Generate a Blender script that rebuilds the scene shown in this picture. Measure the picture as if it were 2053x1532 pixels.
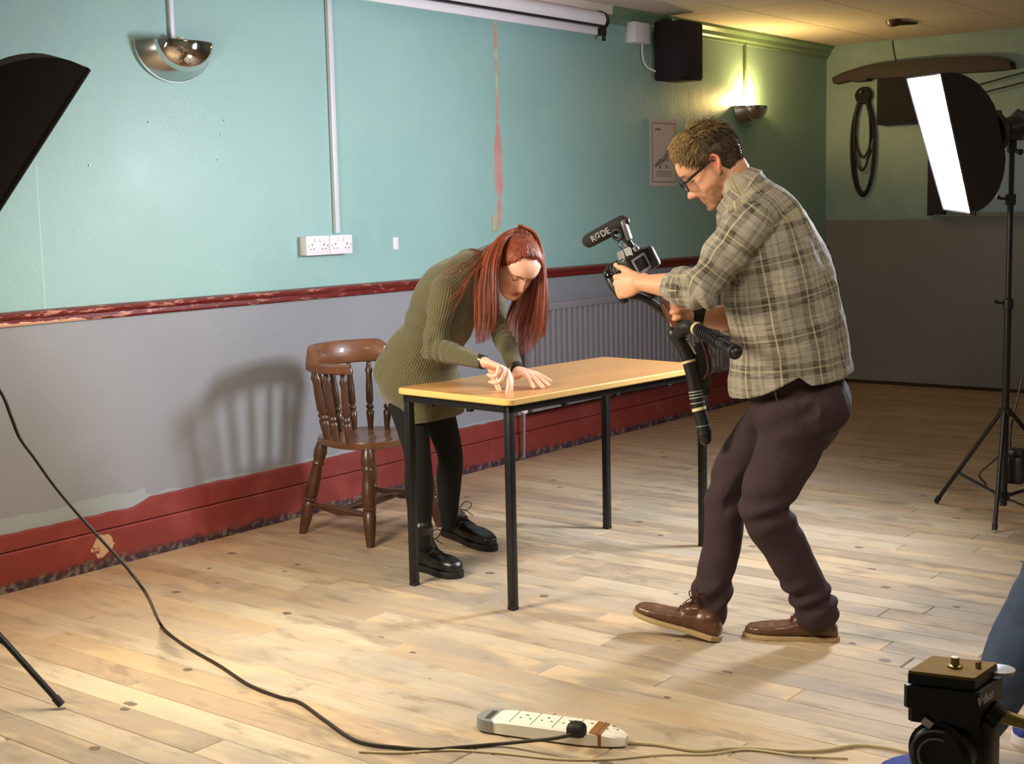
import bpy, bmesh, math, random
import numpy as np
from mathutils import Vector, Matrix, noise
random.seed(7); np.random.seed(7)
for o in list(bpy.data.objects): bpy.data.objects.remove(o)
SC=bpy.context.scene; COL=SC.collection
A=lambda *v: np.array(v,float)
# ---------------- camera, world, lights, exposure ----------------
cam=bpy.data.cameras.new('camera'); cam.sensor_fit='HORIZONTAL'; cam.sensor_width=36.0
cam.lens=36.0*2750.0/2053.0; cam.clip_start=.05
co=bpy.data.objects.new('view_camera',cam); COL.objects.link(co)
YAW,PIT,ROL=(0.90836,0.12683,0.02202)
f_=Vector((math.sin(YAW)*math.cos(PIT),math.cos(YAW)*math.cos(PIT),-math.sin(PIT)))
r_=Vector((math.cos(YAW),-math.sin(YAW),0)); d_=f_.cross(r_)
r2=r_*math.cos(ROL)+d_*math.sin(ROL); d2=d_*math.cos(ROL)-r_*math.sin(ROL)
co.matrix_world=Matrix(((r2.x,-d2.x,-f_.x,0),(r2.y,-d2.y,-f_.y,0),(r2.z,-d2.z,-f_.z,1.42),(0,0,0,1)))
SC.camera=co
w=bpy.data.worlds.new('w'); SC.world=w; w.use_nodes=True
w.node_tree.nodes['Background'].inputs[0].default_value=(.5,.55,.6,1); w.node_tree.nodes['Background'].inputs[1].default_value=.05
SC.view_settings.view_transform='Standard'; SC.view_settings.look='None'
SC.view_settings.exposure=-0.08; SC.view_settings.gamma=1.0; SC.view_settings.use_curve_mapping=False
COOL_W=88.0; WARM_W=62.0; ROOM_W=40.0
def lamp(name,kind,loc,energy,color,to=None,size=None,sy=None,spread=None,label=None):
    l=bpy.data.lights.new(name,kind); l.energy=energy; l.color=color
    if kind=='AREA':
        l.shape='RECTANGLE'; l.size=size; l.size_y=sy or size
        if spread: l.spread=spread
    elif size is not None: l.shadow_soft_size=size
    o=bpy.data.objects.new(name,l); COL.objects.link(o); o.location=loc
    if to is not None: o.rotation_euler=(Vector(to)-Vector(loc)).to_track_quat('-Z','Y').to_euler()
    return o
# ceiling lamps of the room behind the photographer
lamp('room_light','AREA',(2.4,1.0,2.5),ROOM_W,(1,.92,.76),(2.4,1.0,0),.9,.9)
lamp('room_light','AREA',(5.2,-1.6,2.5),ROOM_W*.45,(1,.9,.78),(5.2,-1.6,0),.9,.9)
# ---------------- helpers ----------------
def srgb(*c): return tuple(((x/255)/12.92 if x/255<=.04045 else ((x/255+.055)/1.055)**2.4) for x in c)
class NT:
    def __init__(s,name):
        s.m=bpy.data.materials.new(name); s.m.use_nodes=True; s.t=s.m.node_tree; s.b=s.t.nodes['Principled BSDF']
    def n(s,typ,**k):
        x=s.t.nodes.new(typ)
        for a,v in k.items():
            if a in('inp',):
                for i,vv in v.items():
                    if isinstance(vv,bpy.types.NodeSocket): s.t.links.new(vv,x.inputs[i])
                    else: x.inputs[i].default_value=vv
            else: setattr(x,a,v)
        return x
    def l(s,a,b): s.t.links.new(a,b)
    def math(s,op,a,b=None,c=None):
        i={0:a}
        if b is not None:i[1]=b
        if c is not None:i[2]=c
        return s.n('ShaderNodeMath',operation=op,inp=i).outputs[0]
    def mix(s,f,a,b):
        x=s.t.nodes.new('ShaderNodeMix'); x.data_type='RGBA'
        for i,v in((0,f),(6,a),(7,b)):
            if isinstance(v,bpy.types.NodeSocket): s.l(v,x.inputs[i])
            elif i==0: x.inputs[0].default_value=v
            else: x.inputs[i].default_value=(*v[:3],1)
        return x.outputs[2]
    def noise(s,vec,scale,detail=3,rough=.5,dist=0):
        x=s.n('ShaderNodeTexNoise',inp={'Scale':scale,'Detail':detail,'Roughness':rough,'Distortion':dist})
        if vec is not None: s.l(vec,x.inputs['Vector'])
        return x.outputs[0]
    def ramp(s,f,stops,interp='LINEAR'):
        x=s.t.nodes.new('ShaderNodeValToRGB'); r=x.color_ramp; r.interpolation=interp
        while len(r.elements)<len(stops): r.elements.new(.5)
        for e,(p,c) in zip(r.elements,stops):
            e.position=p; e.color=(*c,1) if len(c)==3 else c
        s.l(f,x.inputs[0]); return x.outputs[0]
    def step(s,f,a,b): # smooth 0..1
        x=s.n('ShaderNodeMapRange',inp={0:f,1:a,2:b}); return x.outputs[0]
    def pos(s): return s.n('ShaderNodeNewGeometry').outputs['Position']
    def sep(s,v):
        x=s.n('ShaderNodeSeparateXYZ'); s.l(v,x.inputs[0]); return x.outputs
    def scale(s,v,sc):
        x=s.n('ShaderNodeVectorMath',operation='MULTIPLY'); s.l(v,x.inputs[0]); x.inputs[1].default_value=sc; return x.outputs[0]
    def bump(s,h,strength=.3,dist=.01):
        x=s.n('ShaderNodeBump',inp={'Strength':strength,'Distance':dist}); s.l(h,x.inputs['Height']); s.l(x.outputs[0],s.b.inputs['Normal'])
    def out(s,col=None,rough=None,metal=None):
        for k,v in(('Base Color',col),('Roughness',rough),('Metallic',metal)):
            if v is None: continue
            if isinstance(v,bpy.types.NodeSocket): s.l(v,s.b.inputs[k])
            else: s.b.inputs[k].default_value=(*v,1) if k=='Base Color' else v
        return s.m
def simple(name,c,rough=.5,metal=0,var=.12,scale=25,bump=0,bscale=200,coat=0,sub=0):
    n=NT(name); tc=n.n('ShaderNodeTexCoord').outputs['Object']
    f=n.noise(tc,scale); dark=tuple(x*(1-var) for x in c); lt=tuple(min(1,x*(1+var)) for x in c)
    n.out(n.mix(f,dark,lt),n.step(n.noise(tc,scale*.6),-.6,1.6) if rough is None else rough,metal)
    if bump: n.bump(n.noise(tc,bscale),bump,.004)
    if coat: n.b.inputs['Coat Weight'].default_value=coat
    if sub:
        n.b.inputs['Subsurface Weight'].default_value=sub; n.b.inputs['Subsurface Radius'].default_value=(1,.35,.2); n.b.inputs['Subsurface Scale'].default_value=.006
    return n.m
def emit(name,c,s):
    n=NT(name); n.b.inputs['Base Color'].default_value=(.8,.8,.8,1); n.b.inputs['Emission Color'].default_value=(*c,1); n.b.inputs['Emission Strength'].default_value=s; return n.m
class MB:
    def __init__(s): s.v=[]; s.f=[]
    def add(s,V,F):
        k=len(s.v); s.v+= [tuple(map(float,p)) for p in V]; s.f+=[tuple(i+k for i in f) for f in F]; return s
    def box(s,c,d,R=None,bev=0):
        c=A(*c);h=A(*d)/2
        if bev:
            b=min(bev,h.min()*.95); V=[];F=[]
            # rounded-ish box : 3 rings per corner via bmesh
            bm=bmesh.new(); bmesh.ops.create_cube(bm,size=1)
            for q in bm.verts: q.co=Vector((q.co.x*2*h[0],q.co.y*2*h[1],q.co.z*2*h[2]))
            bmesh.ops.bevel(bm,geom=bm.edges[:],offset=b,segments=2,affect='EDGES',profile=.5)
            bm.verts.index_update()
            V=[A(*q.co) for q in bm.verts];F=[[q.index for q in f.verts] for f in bm.faces]; bm.free()
        else:
            V=[A(x*h[0],y*h[1],z*h[2]) for x in(-1,1) for y in(-1,1) for z in(-1,1)]
            F=[(0,1,3,2),(4,6,7,5),(0,4,5,1),(2,3,7,6),(0,2,6,4),(1,5,7,3)]
        if R is not None: V=[R@p for p in V]
        return s.add([p+c for p in V],F)
    def rings(s,rs,cap=True,closed=False):
        n=len(rs[0]); V=[p for r in rs for p in r]; F=[]
        m=len(rs)
        for i in range(m if closed else m-1):
            for j in range(n):
                a=i*n+j;b=i*n+(j+1)%n;c=((i+1)%m)*n+(j+1)%n;d=((i+1)%m)*n+j; F.append((a,b,c,d))
        if cap and not closed:
            F.append(tuple(range(n))[::-1]); F.append(tuple((m-1)*n+j for j in range(n)))
        return s.add(V,F)
    def tube(s,pts,rad,n=10,side=None,sub=0,rnd=False,cap=True):
        return s.rings(chain_rings(pts,rad,n,side,sub,rnd),cap)
    def cyl(s,a,b,r,r2=None,n=16): return s.tube([a,b],[r,r if r2 is None else r2],n)
    def lathe(s,c,prof,n=24,axis=(0,0,1),a0=0,a1=2*math.pi):
        ax=A(*axis);ax/=np.linalg.norm(ax); u=np.cross(ax,A(0,0,1) if abs(ax[2])<.9 else A(1,0,0));u/=np.linalg.norm(u);v=np.cross(ax,u)
        full=abs(a1-a0-2*math.pi)<1e-6; rs=[]
        for (r,h) in prof:
            rs.append([A(*c)+ax*h+(u*math.cos(t)+v*math.sin(t))*max(r,1e-4) for t in np.linspace(a0,a1,n,endpoint=not full)])
        if full: return s.rings(rs)
        V=[p for r in rs for p in r];F=[]
        for i in range(len(rs)-1):
            for j in range(n-1): F.append((i*n+j,i*n+j+1,(i+1)*n+j+1,(i+1)*n+j))
        return s.add(V,F)
    def prism(s,poly,vec):
        n=len(poly); P=[A(*p) for p in poly]; Q=[p+A(*vec) for p in P]
        return s.add(P+Q,[tuple(range(n))[::-1],tuple(range(n,2*n))]+[(i,(i+1)%n,n+(i+1)%n,n+i) for i in range(n)])
    def build(s,name,mat,parent=None,smooth=True,auto=35):
        me=bpy.data.meshes.new(name); me.from_pydata(s.v,[],s.f); me.update()
        bm=bmesh.new(); bm.from_mesh(me); bmesh.ops.recalc_face_normals(bm,faces=bm.faces[:]); bm.to_mesh(me); bm.free()
        return link(name,me,mat,parent,smooth,auto)
def link(name,me,mat,parent=None,smooth=True,auto=35):
    if mat: me.materials.append(mat)
    if smooth:
        me.polygons.foreach_set('use_smooth',[True]*len(me.polygons))
        if auto: me.set_sharp_from_angle(angle=math.radians(auto))
    o=bpy.data.objects.new(name,me); COL.objects.link(o)
    if parent: o.parent=parent; o.matrix_parent_inverse=parent.matrix_world.inverted()
    return o
def empty(name,loc,label,cat,group=None):
    o=bpy.data.objects.new(name,None); o.empty_display_size=.1; COL.objects.link(o); o.location=loc; o.matrix_world=Matrix.Translation(Vector(loc)); tag(o,label,cat,group); return o
def tag(o,label,cat=None,group=None,kind=None):
    if label:o['label']=label
    if cat:o['category']=cat
    if group:o['group']=group
    if kind:o['kind']=kind
    return o
def cr(P,sub):
    P=[np.atleast_1d(np.asarray(p,float)) for p in P]
    if sub<=0 or len(P)<2: return P
    Q=[2*P[0]-P[1]]+P+[2*P[-1]-P[-2]]; out=[]
    for i in range(1,len(Q)-2):
        for k in range(sub):
            t=k/sub; a,b,c,d=Q[i-1:i+3]
            out.append(.5*((2*b)+(c-a)*t+(2*a-5*b+4*c-d)*t*t+(3*b-a-3*c+d)*t**3))
    out.append(P[-1]); return out
def chain_rings(pts,rad,n=12,side=None,sub=0,rnd=False):
    rad=[(r,r) if np.isscalar(r) else r for r in rad]
    if len(rad)==1: rad=rad*len(pts)
    P=cr(pts,sub); R=[np.maximum(x,1e-4) for x in cr(rad,sub)]
    m=len(P); T=[]
    for i in range(m):
        t=P[min(i+1,m-1)]-P[max(i-1,0)]; T.append(t/(np.linalg.norm(t)+1e-12))
    if side is None:
        s0=np.cross(T[0],A(.3,.2,1)); side=s0/np.linalg.norm(s0)
    sd=A(*side) if np.ndim(side)==1 else None
    rs=[]; prev=sd
    for i in range(m):
        s=prev-T[i]*np.dot(prev,T[i]); s/=np.linalg.norm(s)+1e-12
        if rnd is False or True: prev=s
        b=np.cross(T[i],s)
        rs.append((P[i],s,b,R[i],T[i]))
    th=np.linspace(0,2*math.pi,n,endpoint=False); out=[]
    def ring(p,s,b,r,k=1,off=0,t=None):
        return [p+(t*off if off else 0)+(s*r[0]*math.cos(a)+b*r[1]*math.sin(a))*k for a in th]
    if rnd:
        p,s,b,r,t=rs[0]; q=min(r)
        for a in(75,50,25): out.append(ring(p,s,b,r,math.cos(math.radians(a)),-q*math.sin(math.radians(a)),t))
    for p,s,b,r,t in rs: out.append(ring(p,s,b,r))
    if rnd:
        p,s,b,r,t=rs[-1]; q=min(r)
        for a in(25,50,75): out.append(ring(p,s,b,r,math.cos(math.radians(a)),q*math.sin(math.radians(a)),t))
    return out
def limb(mb,pts,rad,side=None,sub=5,n=20): mb.tube(pts,rad,n,side,sub,True); return mb
def fuse(mb,voxel,smooth=2,fac=.5):
    """union of overlapping closed tubes -> one continuous skin (V,F arrays)"""
    me=bpy.data.meshes.new('tmp'); me.from_pydata(mb.v,[],mb.f); me.update()
    bm=bmesh.new(); bm.from_mesh(me); bmesh.ops.recalc_face_normals(bm,faces=bm.faces[:]); bm.to_mesh(me); bm.free()
    o=bpy.data.objects.new('tmp',me); COL.objects.link(o)
    m=o.modifiers.new('r','REMESH'); m.mode='VOXEL'; m.voxel_size=voxel; m.use_smooth_shade=True
    if smooth:
        s=o.modifiers.new('s','SMOOTH'); s.factor=fac; s.iterations=smooth
    dg=bpy.context.evaluated_depsgraph_get(); ev=o.evaluated_get(dg); r=bpy.data.meshes.new_from_object(ev)
    bpy.data.objects.remove(o); bpy.data.meshes.remove(me)
    return r
def getv(me):
    a=np.empty(len(me.vertices)*3); me.vertices.foreach_get('co',a); return a.reshape(-1,3)
def getn(me):
    a=np.empty(len(me.vertices)*3); me.vertices.foreach_get('normal',a); return a.reshape(-1,3)
def setv(me,V): me.vertices.foreach_set('co',V.ravel()); me.update()
def nz(P,s=1.0):
    return np.array([noise.noise(Vector(p)*s) for p in P])
def bone_uv(V,chains,side=None):
    """chains: list of (pts, side, radius, offset) -> uv in metres, chain index"""
    best=np.full(len(V),1e9); UV=np.zeros((len(V),2)); ID=np.zeros(len(V),int)
    for ci,(pts,sd,rad,off) in enumerate(chains):
        s0=0
        for a,b in zip(pts[:-1],pts[1:]):
            a=A(*a);b=A(*b);ab=b-a;L=np.linalg.norm(ab);t=ab/L
            k=np.clip((V-a)@t,-.02 if s0>0 else -9,L+.0 if 0 else L+9 if b is pts[-1] else L)
            c=a+np.outer(np.clip(k,0,L),t); dd=np.linalg.norm(V-c,axis=1)/rad
            s=A(*sd)-t*np.dot(A(*sd),t); s/=np.linalg.norm(s); u=np.cross(t,s); D=V-c
            th=np.arctan2(D@u,D@s); m=dd<best
            UV[m,0]=(th*rad)[m]+off[0]; UV[m,1]=(s0+k)[m]+off[1]; best[m]=dd[m]; ID[m]=ci; s0+=L
    return UV,ID
def set_uv(me,UV):
    l=me.uv_layers.new(name='UVMap'); idx=np.empty(len(me.loops),int); me.loops.foreach_get('vertex_index',idx)
    l.data.foreach_set('uv',UV[idx].ravel())
def set_col(me,C,name='Col'):
    a=me.color_attributes.new(name,'FLOAT_COLOR','POINT'); a.data.foreach_set('color',np.hstack([C,np.ones((len(C),1))]).ravel())
def text_mesh(txt,size,ext=.0005,bold=0):
    c=bpy.data.curves.new('t','FONT'); c.body=txt; c.size=size; c.extrude=ext; c.align_x='CENTER'; c.align_y='CENTER'; c.offset=bold
    o=bpy.data.objects.new('t',c); COL.objects.link(o); dg=bpy.context.evaluated_depsgraph_get(); me=bpy.data.meshes.new_from_object(o.evaluated_get(dg)); bpy.data.objects.remove(o); return me
def place_text(name,txt,size,loc,xdir,ydir,mat,parent,bold=0):
    me=text_mesh(txt,size,bold=bold); x=A(*xdir);x/=np.linalg.norm(x); y=A(*ydir);y-=x*(x@y);y/=np.linalg.norm(y);z=np.cross(x,y)
    V=getv(me)@np.array([x,y,z])+A(*loc); setv(me,V); me.materials.clear(); return link(name,me,mat,parent,False)
def basis(x=None,y=None,z=None):
    pass
def unit(v): v=np.asarray(v,float); return v/np.linalg.norm(v)

# ---------------- materials ----------------
def wall_mat(name,dado,main):
    n=NT(name); p=n.pos(); s=n.sep(p); x,y,z=s[0],s[1],s[2]
    low=n.noise(p,1.6,4); mid=n.noise(p,9,4); fine=n.noise(p,60,3)
    teal=n.mix(low,srgb(134,172,170),srgb(150,186,184)) if main else n.mix(low,srgb(130,152,152),srgb(142,164,164))
    teal=n.mix(n.math('MULTIPLY',n.step(mid,.52,.75),.3),teal,srgb(156,190,180))
    grey=n.mix(low,srgb(130,131,138),srgb(146,147,155)) if main else n.mix(low,srgb(118,116,118),srgb(132,130,132))
    wob=n.math('MULTIPLY_ADD',mid,.012,z)
    col=n.mix(n.step(wob,dado-.002,dado+.004),grey,teal)
    if main:
        # bare strip where the paint has flaked off: two plaster tones
        dx=n.math('ABSOLUTE',n.math('SUBTRACT',x,5.935))
        prof=n.ramp(n.step(z,1.30,2.40),[(0,(.0,)*3),(.03,(.25,)*3),(.1,(.62,)*3),(.16,(.35,)*3),(.2,(1,)*3),(.3,(1,)*3),(.42,(.9,)*3),(.52,(.35,)*3),(1,(.42,)*3)])
        wd=n.math('MULTIPLY',prof,n.math('MULTIPLY_ADD',mid,.03,.018))
        m=n.math('LESS_THAN',dx,wd)
        col=n.mix(m,col,n.mix(n.step(n.noise(p,14,3),.45,.55),n.mix(n.step(z,1.85,1.95),srgb(192,140,132),srgb(186,186,170)),srgb(196,150,140)))
        # bottom edge: rough red overpaint above the skirting handled by the board; thin pale band
        col=n.mix(n.math('LESS_THAN',n.math('MULTIPLY_ADD',mid,.05,z),n.math('MULTIPLY_ADD',n.math('LESS_THAN',x,3.5),.025,.283)),col,srgb(150,158,160))
        # old drips and scuffs
        spots=n.n('ShaderNodeTexVoronoi',inp={'Scale':5.5}); n.l(p,spots.inputs['Vector'])
        col=n.mix(n.math('LESS_THAN',spots.outputs['Distance'],.022),col,srgb(70,90,88))
        # vertical seam at the left
        sm=n.math('LESS_THAN',n.math('ABSOLUTE',n.math('SUBTRACT',x,3.083)),.002)
        col=n.mix(n.math('MULTIPLY',n.math('MULTIPLY',sm,n.math('MULTIPLY',n.math('GREATER_THAN',z,1.07),n.math('LESS_THAN',z,1.62))),.6),col,srgb(190,215,208))
    rough=n.step(n.math('MULTIPLY_ADD',mid,.35,low),.2,1.6)
    n.out(col,n.math('MULTIPLY_ADD',rough,.30,.36))
    n.b.inputs['Specular IOR Level'].default_value=.5 if main else .3
    n.bump(n.math('MULTIPLY_ADD',fine,.25,n.math('MULTIPLY_ADD',mid,.5,low)),.14,.02)
    return n.m
def wood_floor():
    n=NT('floor_board_wood'); p=n.pos(); oi=n.n('ShaderNodeObjectInfo').outputs['Random']
    add=n.n('ShaderNodeCombineXYZ',inp={0:n.math('MULTIPLY',oi,37.0),1:n.math('MULTIPLY',oi,91.0)}).outputs[0]
    v=n.n('ShaderNodeVectorMath',operation='ADD'); n.l(p,v.inputs[0]); n.l(add,v.inputs[1]); v=v.outputs[0]
    grain=n.noise(n.scale(v,(60,2.2,1)),1.0,6,.65,.6); streak=n.noise(n.scale(v,(14,1.1,1)),1.0,4,.6); blot=n.noise(n.scale(p,(2.2,1.0,1)),1.0,5,.6)
    base=n.ramp(oi,[(0,srgb(160,136,112)),(.15,srgb(204,184,156)),(.3,srgb(178,154,130)),(.45,srgb(214,194,162)),(.6,srgb(168,146,124)),(.75,srgb(196,162,118)),(.88,srgb(206,188,160)),(1,srgb(154,132,108))])
    c=n.mix(n.math('MULTIPLY',n.step(streak,.35,.7),.55),base,srgb(172,148,112))
    c=n.mix(n.math('MULTIPLY',n.step(streak,.54,.62),.35),c,srgb(214,178,126))
    c=n.mix(n.math('MULTIPLY',n.step(grain,.55,.8),.35),c,srgb(130,104,72))
    # worn grey traffic patches and varnish left in places
    c=n.mix(n.math('MULTIPLY',n.step(blot,.46,.64),.6),c,srgb(150,140,128))
    c=n.mix(n.math('MULTIPLY',n.step(n.noise(n.scale(p,(7,3.2,1)),1.0,5,.65),.56,.72),.45),c,srgb(120,104,84))
    var=n.noise(n.scale(v,(5,1.6,1)),1.0,3,.5)
    c=n.mix(n.math('MULTIPLY',n.step(var,.57,.63),.6),c,srgb(214,180,132))
    c=n.mix(n.math('MULTIPLY',n.step(var,.40,.32),.6),c,srgb(136,116,96))
    v2=n.noise(n.scale(v,(9,2.6,1)),1.0,4,.6,.5); c=n.mix(n.math('MULTIPLY',n.step(v2,.56,.66),.5),c,srgb(120,102,84))
    # towards the wall the boards keep their old orange-brown finish
    y=n.sep(p)[1]; x=n.sep(p)[0]
    edge=n.math('MULTIPLY',n.step(n.math('MULTIPLY_ADD',blot,.8,n.math('MULTIPLY_ADD',streak,.5,y)),4.2,5.3),.6)
    c=n.mix(edge,c,srgb(168,112,58))
    far=n.math('MULTIPLY',n.step(n.math('MULTIPLY_ADD',blot,1.4,x),5.6,8.4),.55)
    c=n.mix(far,c,n.mix(streak,srgb(140,100,64),srgb(170,140,100)))
    # dark knots
    vo=n.n('ShaderNodeTexVoronoi',inp={'Scale':1.0,'Randomness':1.0}); n.l(n.scale(v,(5.2,4.0,1)),vo.inputs['Vector'])
    kd=n.math('MULTIPLY_ADD',n.noise(p,40,2),.05,vo.outputs['Distance'])
    c=n.mix(n.math('MULTIPLY',n.math('LESS_THAN',kd,.105),.75),c,srgb(82,66,52))
    hs=n.n('ShaderNodeHueSaturation',inp={'Saturation':.86,'Value':.97}); n.l(c,hs.inputs['Color']); c=hs.outputs[0]
    n.out(c,n.math('MULTIPLY_ADD',grain,.25,.46))
    n.bump(grain,.12,.003); n.b.inputs['Specular IOR Level'].default_value=.4
    return n.m
def plaid():
    n=NT('plaid_shirt_cloth'); uv=n.n('ShaderNodeTexCoord').outputs['UV']; s=n.sep(uv)
    def fr(c,per,off=0): return n.math('FRACT',n.math('MULTIPLY_ADD',c,1/per,off+50))
    k=lambda v:(v,v,v)
    st=[(0,k(0)),(.10,k(.75)),(.26,k(.25)),(.32,k(.8)),(.46,k(0)),(.60,k(.35)),(.64,k(0)),(.78,k(.45)),(.82,k(0))]
    ln=[(0,k(0)),(.275,k(1)),(.31,k(0)),(.70,k(.8)),(.725,k(0))]
    U=fr(s[0],.112);V=fr(s[1],.112,.3)
    dark=n.math('MULTIPLY',n.math('ADD',n.ramp(U,st,'CONSTANT'),n.ramp(V,st,'CONSTANT')),.66)
    base=n.mix(n.noise(uv,7,3),srgb(136,128,112),srgb(164,156,140))
    c=n.mix(dark,base,srgb(54,42,22))
    c=n.mix(n.math('MULTIPLY',n.ramp(U,ln,'CONSTANT'),.45),c,srgb(226,214,160))
    c=n.mix(n.math('MULTIPLY',n.ramp(V,ln,'CONSTANT'),.22),c,srgb(222,208,150))
    weave=n.noise(n.scale(uv,(900,500,1)),1,2)
    c=n.mix(n.math('MULTIPLY',n.step(n.noise(n.scale(uv,(260,20,1)),1,3),.4,.7),.35),c,srgb(120,112,100))
    c=n.mix(n.math('MULTIPLY',n.step(n.noise(n.scale(uv,(20,260,1)),1,3),.45,.7),.3),c,srgb(206,200,190))
    n.out(c,.85); n.bump(weave,.25,.002); n.b.inputs['Sheen Weight'].default_value=.15; return n.m
def knit():
    n=NT('olive_rib_knit'); uv=n.n('ShaderNodeTexCoord').outputs['UV']; s=n.sep(uv)
    rib=n.math('SINE',n.math('MULTIPLY',s[0],2*math.pi/.0085)); 
    f=n.noise(n.pos(),30,3)
    c=n.mix(n.step(rib,-1,.3),srgb(74,68,44),n.mix(f,srgb(88,82,54),srgb(98,92,62)))
    n.out(c,.9); n.bump(n.math('MULTIPLY_ADD',n.math('SINE',n.math('MULTIPLY',s[1],2*math.pi/.011)),.15,rib),.55,.002); n.b.inputs['Sheen Weight'].default_value=.25; return n.m
def skin(name,tone):
    n=NT(name); a=n.n('ShaderNodeVertexColor',layer_name='Col').outputs[0]
    p=n.n('ShaderNodeTexCoord').outputs['Object']
    f=n.noise(p,55,4); m=n.mix(.5,tone,a); 
    mx=n.t.nodes.new('ShaderNodeMix'); mx.data_type='RGBA'; mx.blend_type='MULTIPLY'; mx.inputs[0].default_value=1
    n.l(a,mx.inputs[6]); n.l(n.mix(f,(.93,.9,.9),(1,1,1)),mx.inputs[7])
    n.out(mx.outputs[2],.5); n.b.inputs['Subsurface Weight'].default_value=.25; n.b.inputs['Subsurface Radius'].default_value=(1,.35,.2); n.b.inputs['Subsurface Scale'].default_value=.008
    n.bump(n.noise(p,420,2),.12,.001); return n.m
def hairmat(name,c1,c2,rough=.4):
    n=NT(name); a=n.n('ShaderNodeVertexColor',layer_name='Col'); 
    n.out(n.mix(n.sep(a.outputs[0])[0],c1,c2),rough); n.b.inputs['Specular IOR Level'].default_value=.45; return n.m
def red_paint():
    n=NT('chipped_red_gloss_paint'); p=n.pos(); z=n.sep(p)[2]; x=n.sep(p)[0]
    a=n.noise(p,3,4); b=n.noise(n.scale(p,(9,9,22)),1.0,5,.7)
    c=n.mix(a,srgb(118,42,40),srgb(138,58,52))
    c=n.mix(n.math('MULTIPLY',n.step(n.noise(p,7,4),.5,.7),.35),c,srgb(168,80,76))
    c=n.mix(n.math('MULTIPLY',n.step(b,.70,.72),.8),c,srgb(206,160,130))
    grime=n.step(n.math('MULTIPLY_ADD',n.noise(p,16,4),.06,z),.078,.054)
    c=n.mix(n.math('MULTIPLY',grime,.9),c,n.mix(n.step(n.noise(p,35,3),.5,.65),srgb(46,40,56),srgb(112,106,90)))
    # bare patch where the cable passes
    dx=n.n('ShaderNodeVectorMath',operation='DISTANCE'); n.l(p,dx.inputs[0]); dx.inputs[1].default_value=BARE
    m=n.math('LESS_THAN',n.math('MULTIPLY_ADD',n.noise(p,30,4),.11,dx.outputs['Value']),.1)
    c=n.mix(m,c,srgb(196,160,128))
    n.out(c,n.math('MULTIPLY_ADD',a,.3,.25)); n.bump(n.noise(p,25,4),.25,.008); return n.m
def red_dado():
    n=NT('chipped_dark_red_rail_paint'); p=n.pos(); x,y,z=n.sep(p)[:3]
    a=n.noise(p,5,4); b=n.noise(n.scale(p,(10,30,45)),1.0,5,.7)
    c=n.mix(a,srgb(96,24,24),srgb(118,36,32))
    wear=n.math('MULTIPLY',n.step(b,.55,.6),n.step(x,6.0,3.3))
    c=n.mix(n.math('MULTIPLY',wear,.9),c,srgb(204,140,122))
    m=n.math('LESS_THAN',n.math('MULTIPLY_ADD',n.noise(p,12,4),.5,n.math('MULTIPLY_ADD',n.math('ABSOLUTE',n.math('SUBTRACT',x,3.0)),.6,n.math('MULTIPLY',n.math('SUBTRACT',z,1.01),9.0))),.42)
    c=n.mix(m,c,srgb(220,170,142))
    n.out(c,.3); n.bump(b,.2,.005); return n.m
M={}
M['wallL']=wall_mat('wall_paint_two_tone',1.04,True); M['wallR']=wall_mat('far_wall_paint_two_tone',1.268,False)
M['plain']=simple('plain_wall_paint',srgb(150,160,150),.7)
M['floor']=wood_floor()
M['gap']=simple('dark_gap_dirt',srgb(52,38,26),.9)
M['ceil']=simple('ceiling_panel_paint',srgb(222,206,196),.85,var=.05,scale=4,bump=.1,bscale=60)
BARE=(3.265,4.66,0.0981)
M['red']=red_paint(); M['dado']=red_dado()
M['white']=simple('white_plastic',srgb(226,220,228),.4,var=.03)
M['conduit']=simple('painted_conduit',srgb(205,206,216),.4,var=.05)
M['black']=simple('black_plastic',srgb(24,23,25),.4,var=.25)
M['blackmat']=simple('black_matte_fabric',srgb(26,22,24),.85,var=.2,bump=.2)
M['blackmetal']=simple('black_coated_metal',srgb(30,29,31),.35,.3,var=.2)
M['chrome']=simple('chrome',(.8,.76,.72),.05,1,var=.03)
M['satin']=simple('satin_chrome',(.62,.66,.66),.18,1,var=.05)
M['greymetal']=simple('grey_metal',srgb(150,150,156),.35,.6)
M['rad']=simple('radiator_enamel_dusty',srgb(126,122,128),.45,var=.06)
M['paper']=simple('paper',srgb(196,182,178),.8,var=.04)
M['ink']=simple('ink',srgb(70,62,60),.8)
M['rim']=simple('chair_dark_wood',srgb(76,46,27),.4,var=.35,scale=18,coat=.3)
M['rimtop']=simple('chair_worn_rail_wood',srgb(112,68,40),.4,var=.35,scale=14,coat=.3)
M['olive']=knit(); M['plaid']=plaid()
M['trousers']=simple('aubergine_cotton_twill',srgb(56,38,44),.9,var=.18,scale=9,bump=.25,bscale=500)
M['tights']=simple('black_tights',srgb(8,8,10),.95,var=.2,bump=.15,bscale=400)
M['boot']=simple('black_boot_leather',srgb(24,24,27),.34,var=.3,scale=30,bump=.25,bscale=80)
M['tan']=simple('brown_shoe_leather',srgb(92,58,38),.36,var=.4,scale=16,bump=.2,bscale=90,coat=.2)
M['crepe']=simple('crepe_sole',srgb(176,150,108),.7,bump=.3)
M['rubber']=simple('black_rubber',srgb(20,20,22),.6)
M['denim']=simple('blue_denim',srgb(58,72,98),.85,var=.25,scale=12,bump=.3,bscale=500)
M['blueshoe']=simple('blue_canvas',srgb(36,58,140),.7,var=.15)
M['jumper']=simple('grey_jersey',srgb(70,70,76),.9)
M['cable']=simple('brown_black_cable',srgb(44,34,22),.5)
M['cablew']=simple('cream_cable',srgb(196,180,140),.5)
M['cork']=simple('cork_pad',srgb(140,112,62),.85,var=.15,scale=60,bump=.2)
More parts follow.
